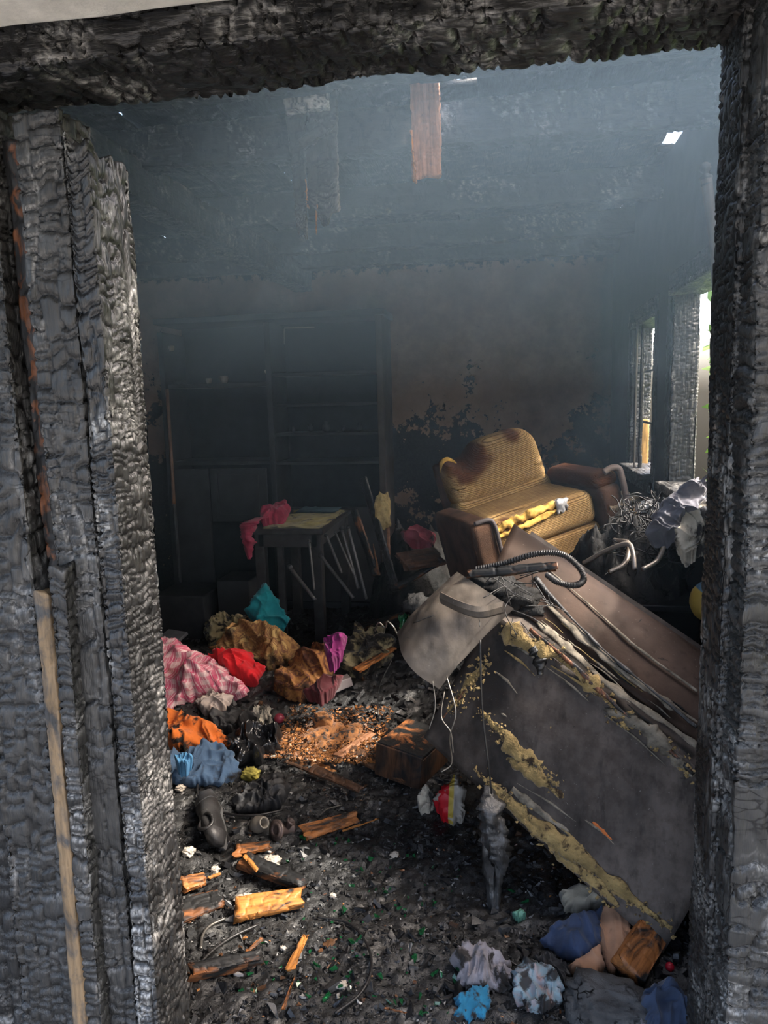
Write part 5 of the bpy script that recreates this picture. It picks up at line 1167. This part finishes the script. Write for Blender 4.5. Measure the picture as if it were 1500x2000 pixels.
V, F = lathe([(.013, -.04), (.022, -.04), (.022, -.032), (.017, -.028), (.017, .02), (.021, .024), (.026, .026), (.026, .036), (.013, .036), (.012, .0), (.012, -.039)], 24); add('pipe_body', V, F, MAT['iron'], pfit, Mp)
V, F = lathe([(.017, .024), (.034, .025), (.034, .032), (.017, .033)], 24); add('flange', V, F, MAT['iron'], pfit, Mp)
V, F = lathe([(.008, .0), (.012, .0), (.012, .034), (.015, .036), (.015, .042), (.008, .042), (.008, .01)], 16); V = V @ np.array([[0, 0, 1], [0, 1, 0], [-1, 0, 0.]]).T+np.array([.0, 0, -.01]); add('branch', V, F, MAT['iron'], pfit, Mp)
# cables
def cable(label, pts, r_, mat='rubber', lift=.015, name='cable'):
    V, F = tube([hit(*q)+np.array([0, 0, lift]) for q in pts], r_, 7, 12); add(name, V, F, MAT[mat], label=label, cat='cable')
cable('black cable looping round the boot and black sheet', [(600, 1478), (530, 1483), (450, 1492), (398, 1520), (386, 1552), (402, 1580), (450, 1598), (500, 1600), (552, 1590)], .0045)
cable('dark cable curving past the charred branch', [(366, 1990), (375, 1930), (400, 1882), (450, 1842), (505, 1815)], .004)
cable('thin black cable arcing through the ash, bottom centre', [(620, 1800), (680, 1812), (715, 1850), (726, 1900), (705, 1950), (655, 1990)], .0035)
cable('short pale wire arc on the rust-red board', [(625, 1600), (640, 1588), (668, 1580)], .0025, 'steel_wire')
cable('pale curved strip left of the wide split plank', [(393, 1862), (396, 1838), (410, 1818), (440, 1803)], .004, 'steel_wire')
# wire clip, bottle neck
V, F = tube([P(732, 1232, Y=3.15), P(740, 1216, Y=3.14), P(752, 1226, Y=3.14), P(756, 1214, Y=3.13), P(768, 1224, Y=3.12), P(775, 1238, Y=3.12)], .004, 7); add('bent_wire', V, F, MAT['steel_wire'], label='bent wire hook lying on the khaki fleece', cat='wire')
bn = thing('bottle_neck', 'broken green bottle neck beside the curled metal skin', 'bottle', tuple(map(float, P(788, 1240, Y=2.3))))
V, F = lathe([(.010, -.02), (.013, -.02), (.015, 0), (.012, .012), (.018, .03), (.016, .03), (.010, .01)], 14); V[:, 2] += (V[:, 2] > .02)*.02*(vn(V[:, 0]*200, V[:, 1]*200, 3)-.3)
add('glass_neck', V+P(788, 1222, Y=2.3), F, MAT['green_glass'], bn); V, F = lathe([(.016, -.008), (.018, 0), (.016, .008)], 14); add('cap', V+P(786, 1238, Y=2.3), F, MAT['tape'], bn)

# ------------------------------------------------------------------ clothes in the right foreground
C('folded_cloth', 'sooty beige folded cloth under the refrigerator\'s low corner', 'cloth', [(1095, 1752), (1128, 1732), (1172, 1742), (1186, 1766), (1140, 1782), (1102, 1784)], MAT['c_beige'], slope=.6, bulge=.03, fold=.012, fs=10, seed=31)
C('denim_cloth', 'navy blue denim piece in the right foreground', 'cloth', [(1055, 1840), (1085, 1815), (1122, 1795), (1170, 1784), (1172, 1856), (1132, 1888), (1085, 1862)], MAT['c_denim'], slope=.35, bulge=.02, fold=.018, fs=15, seed=32, rag=.02)
C('tan_felt', 'tan felt sheet with a black burn hole beside the denim', 'felt', [(1166, 1780), (1180, 1766), (1226, 1800), (1245, 1842), (1222, 1894), (1195, 1905), (1172, 1870)], MAT['c_tan'], slope=.35, bulge=.018, fold=.014, fs=11, seed=33, rag=.03)
C('tan_felt', 'folded-over tan felt flap below the denim piece', 'felt', [(1110, 1892), (1140, 1872), (1172, 1852), (1180, 1885), (1165, 1912), (1138, 1924)], m_cloth('tan_felt_clean', (.40, .22, .13), .25, .1), slope=.3, bulge=.016, fold=.014, fs=14, seed=34, rag=.03)
blob('black_tar_lump', 'crusty black tar lump in the hole of the tan felt', 'tar', 1194, 1808, hit(1194, 1815)[1], .022, .02, .02, MAT['char_black'], 61, .6)
C('lilac_cloth', 'crumpled lilac-grey cloth at the foot of the melted drape', 'cloth', [(886, 1878), (905, 1852), (935, 1862), (975, 1880), (1002, 1906), (985, 1932), (935, 1935), (895, 1935)], MAT['c_lilac'], slope=.3, bulge=.02, fold=.022, fs=26, seed=35, rag=.12)
C('pale_cloth', 'pale blue and pink washed cloth, bottom right', 'cloth', [(1000, 1908), (1035, 1886), (1080, 1900), (1098, 1945), (1062, 1988), (1020, 1972)], m_print('pastel_print', (.26, .24, .25), (.18, .27, .31), (.32, .19, .16), 20, (.47, .54)), slope=.3, bulge=.02, fold=.022, fs=20, seed=36, rag=.12)
C('blue_plastic', 'vivid blue plastic scrap at the bottom edge', 'plastic', [(893, 1955), (925, 1936), (955, 1930), (960, 1955), (945, 1995), (895, 1998)], m_cloth('vivid_blue', (.02, .17, .30), .5, .45, bsc=22), slope=.25, bulge=.008, fold=.012, fs=18, seed=37, rag=.12)
C('mint_scrap', 'mint green scrap near the melted drape', 'plastic', [(1000, 1786), (1018, 1778), (1028, 1790), (1012, 1802)], m_plain('mint_green', (.13, .30, .21), .5), slope=.5, bulge=.01, fold=.01, fs=20, seed=38)
C('jeans', 'rolled dark blue jeans in the bottom right corner', 'jeans', [(1250, 1950), (1285, 1935), (1320, 1955), (1345, 1995), (1345, 2030), (1270, 2030)], m_cloth('dark_jeans', (.04, .06, .11), .4, .15), slope=.4, bulge=.04, fold=.03, fs=16, seed=39)
C('black_cloth', 'charred black rag between pale cloth and tan flap', 'rag', [(1040, 1890), (1075, 1872), (1105, 1890), (1100, 1930), (1070, 1925)], m_cloth('charred_rag', (.012, .012, .013), .4), slope=.4, bulge=.025, fold=.025, fs=22, seed=40, rag=.12)
blob('ash_lump', 'fluffy grey ash lump at the bottom right', 'ash', 1185, 1962, hit(1185, 1975)[1], .10, .07, .045, m_char('fluffy_ash', .07, rough=(.7, .9), spec=.1), 63, .7, fr_=2.5)
C('white_scrap', 'white crumpled cloth under the dark blue jeans', 'cloth', [(1230, 1995), (1255, 1978), (1285, 1985), (1285, 2015), (1235, 2015)], MAT['c_lilac'], slope=.4, bulge=.02, fold=.02, fs=18, seed=42)
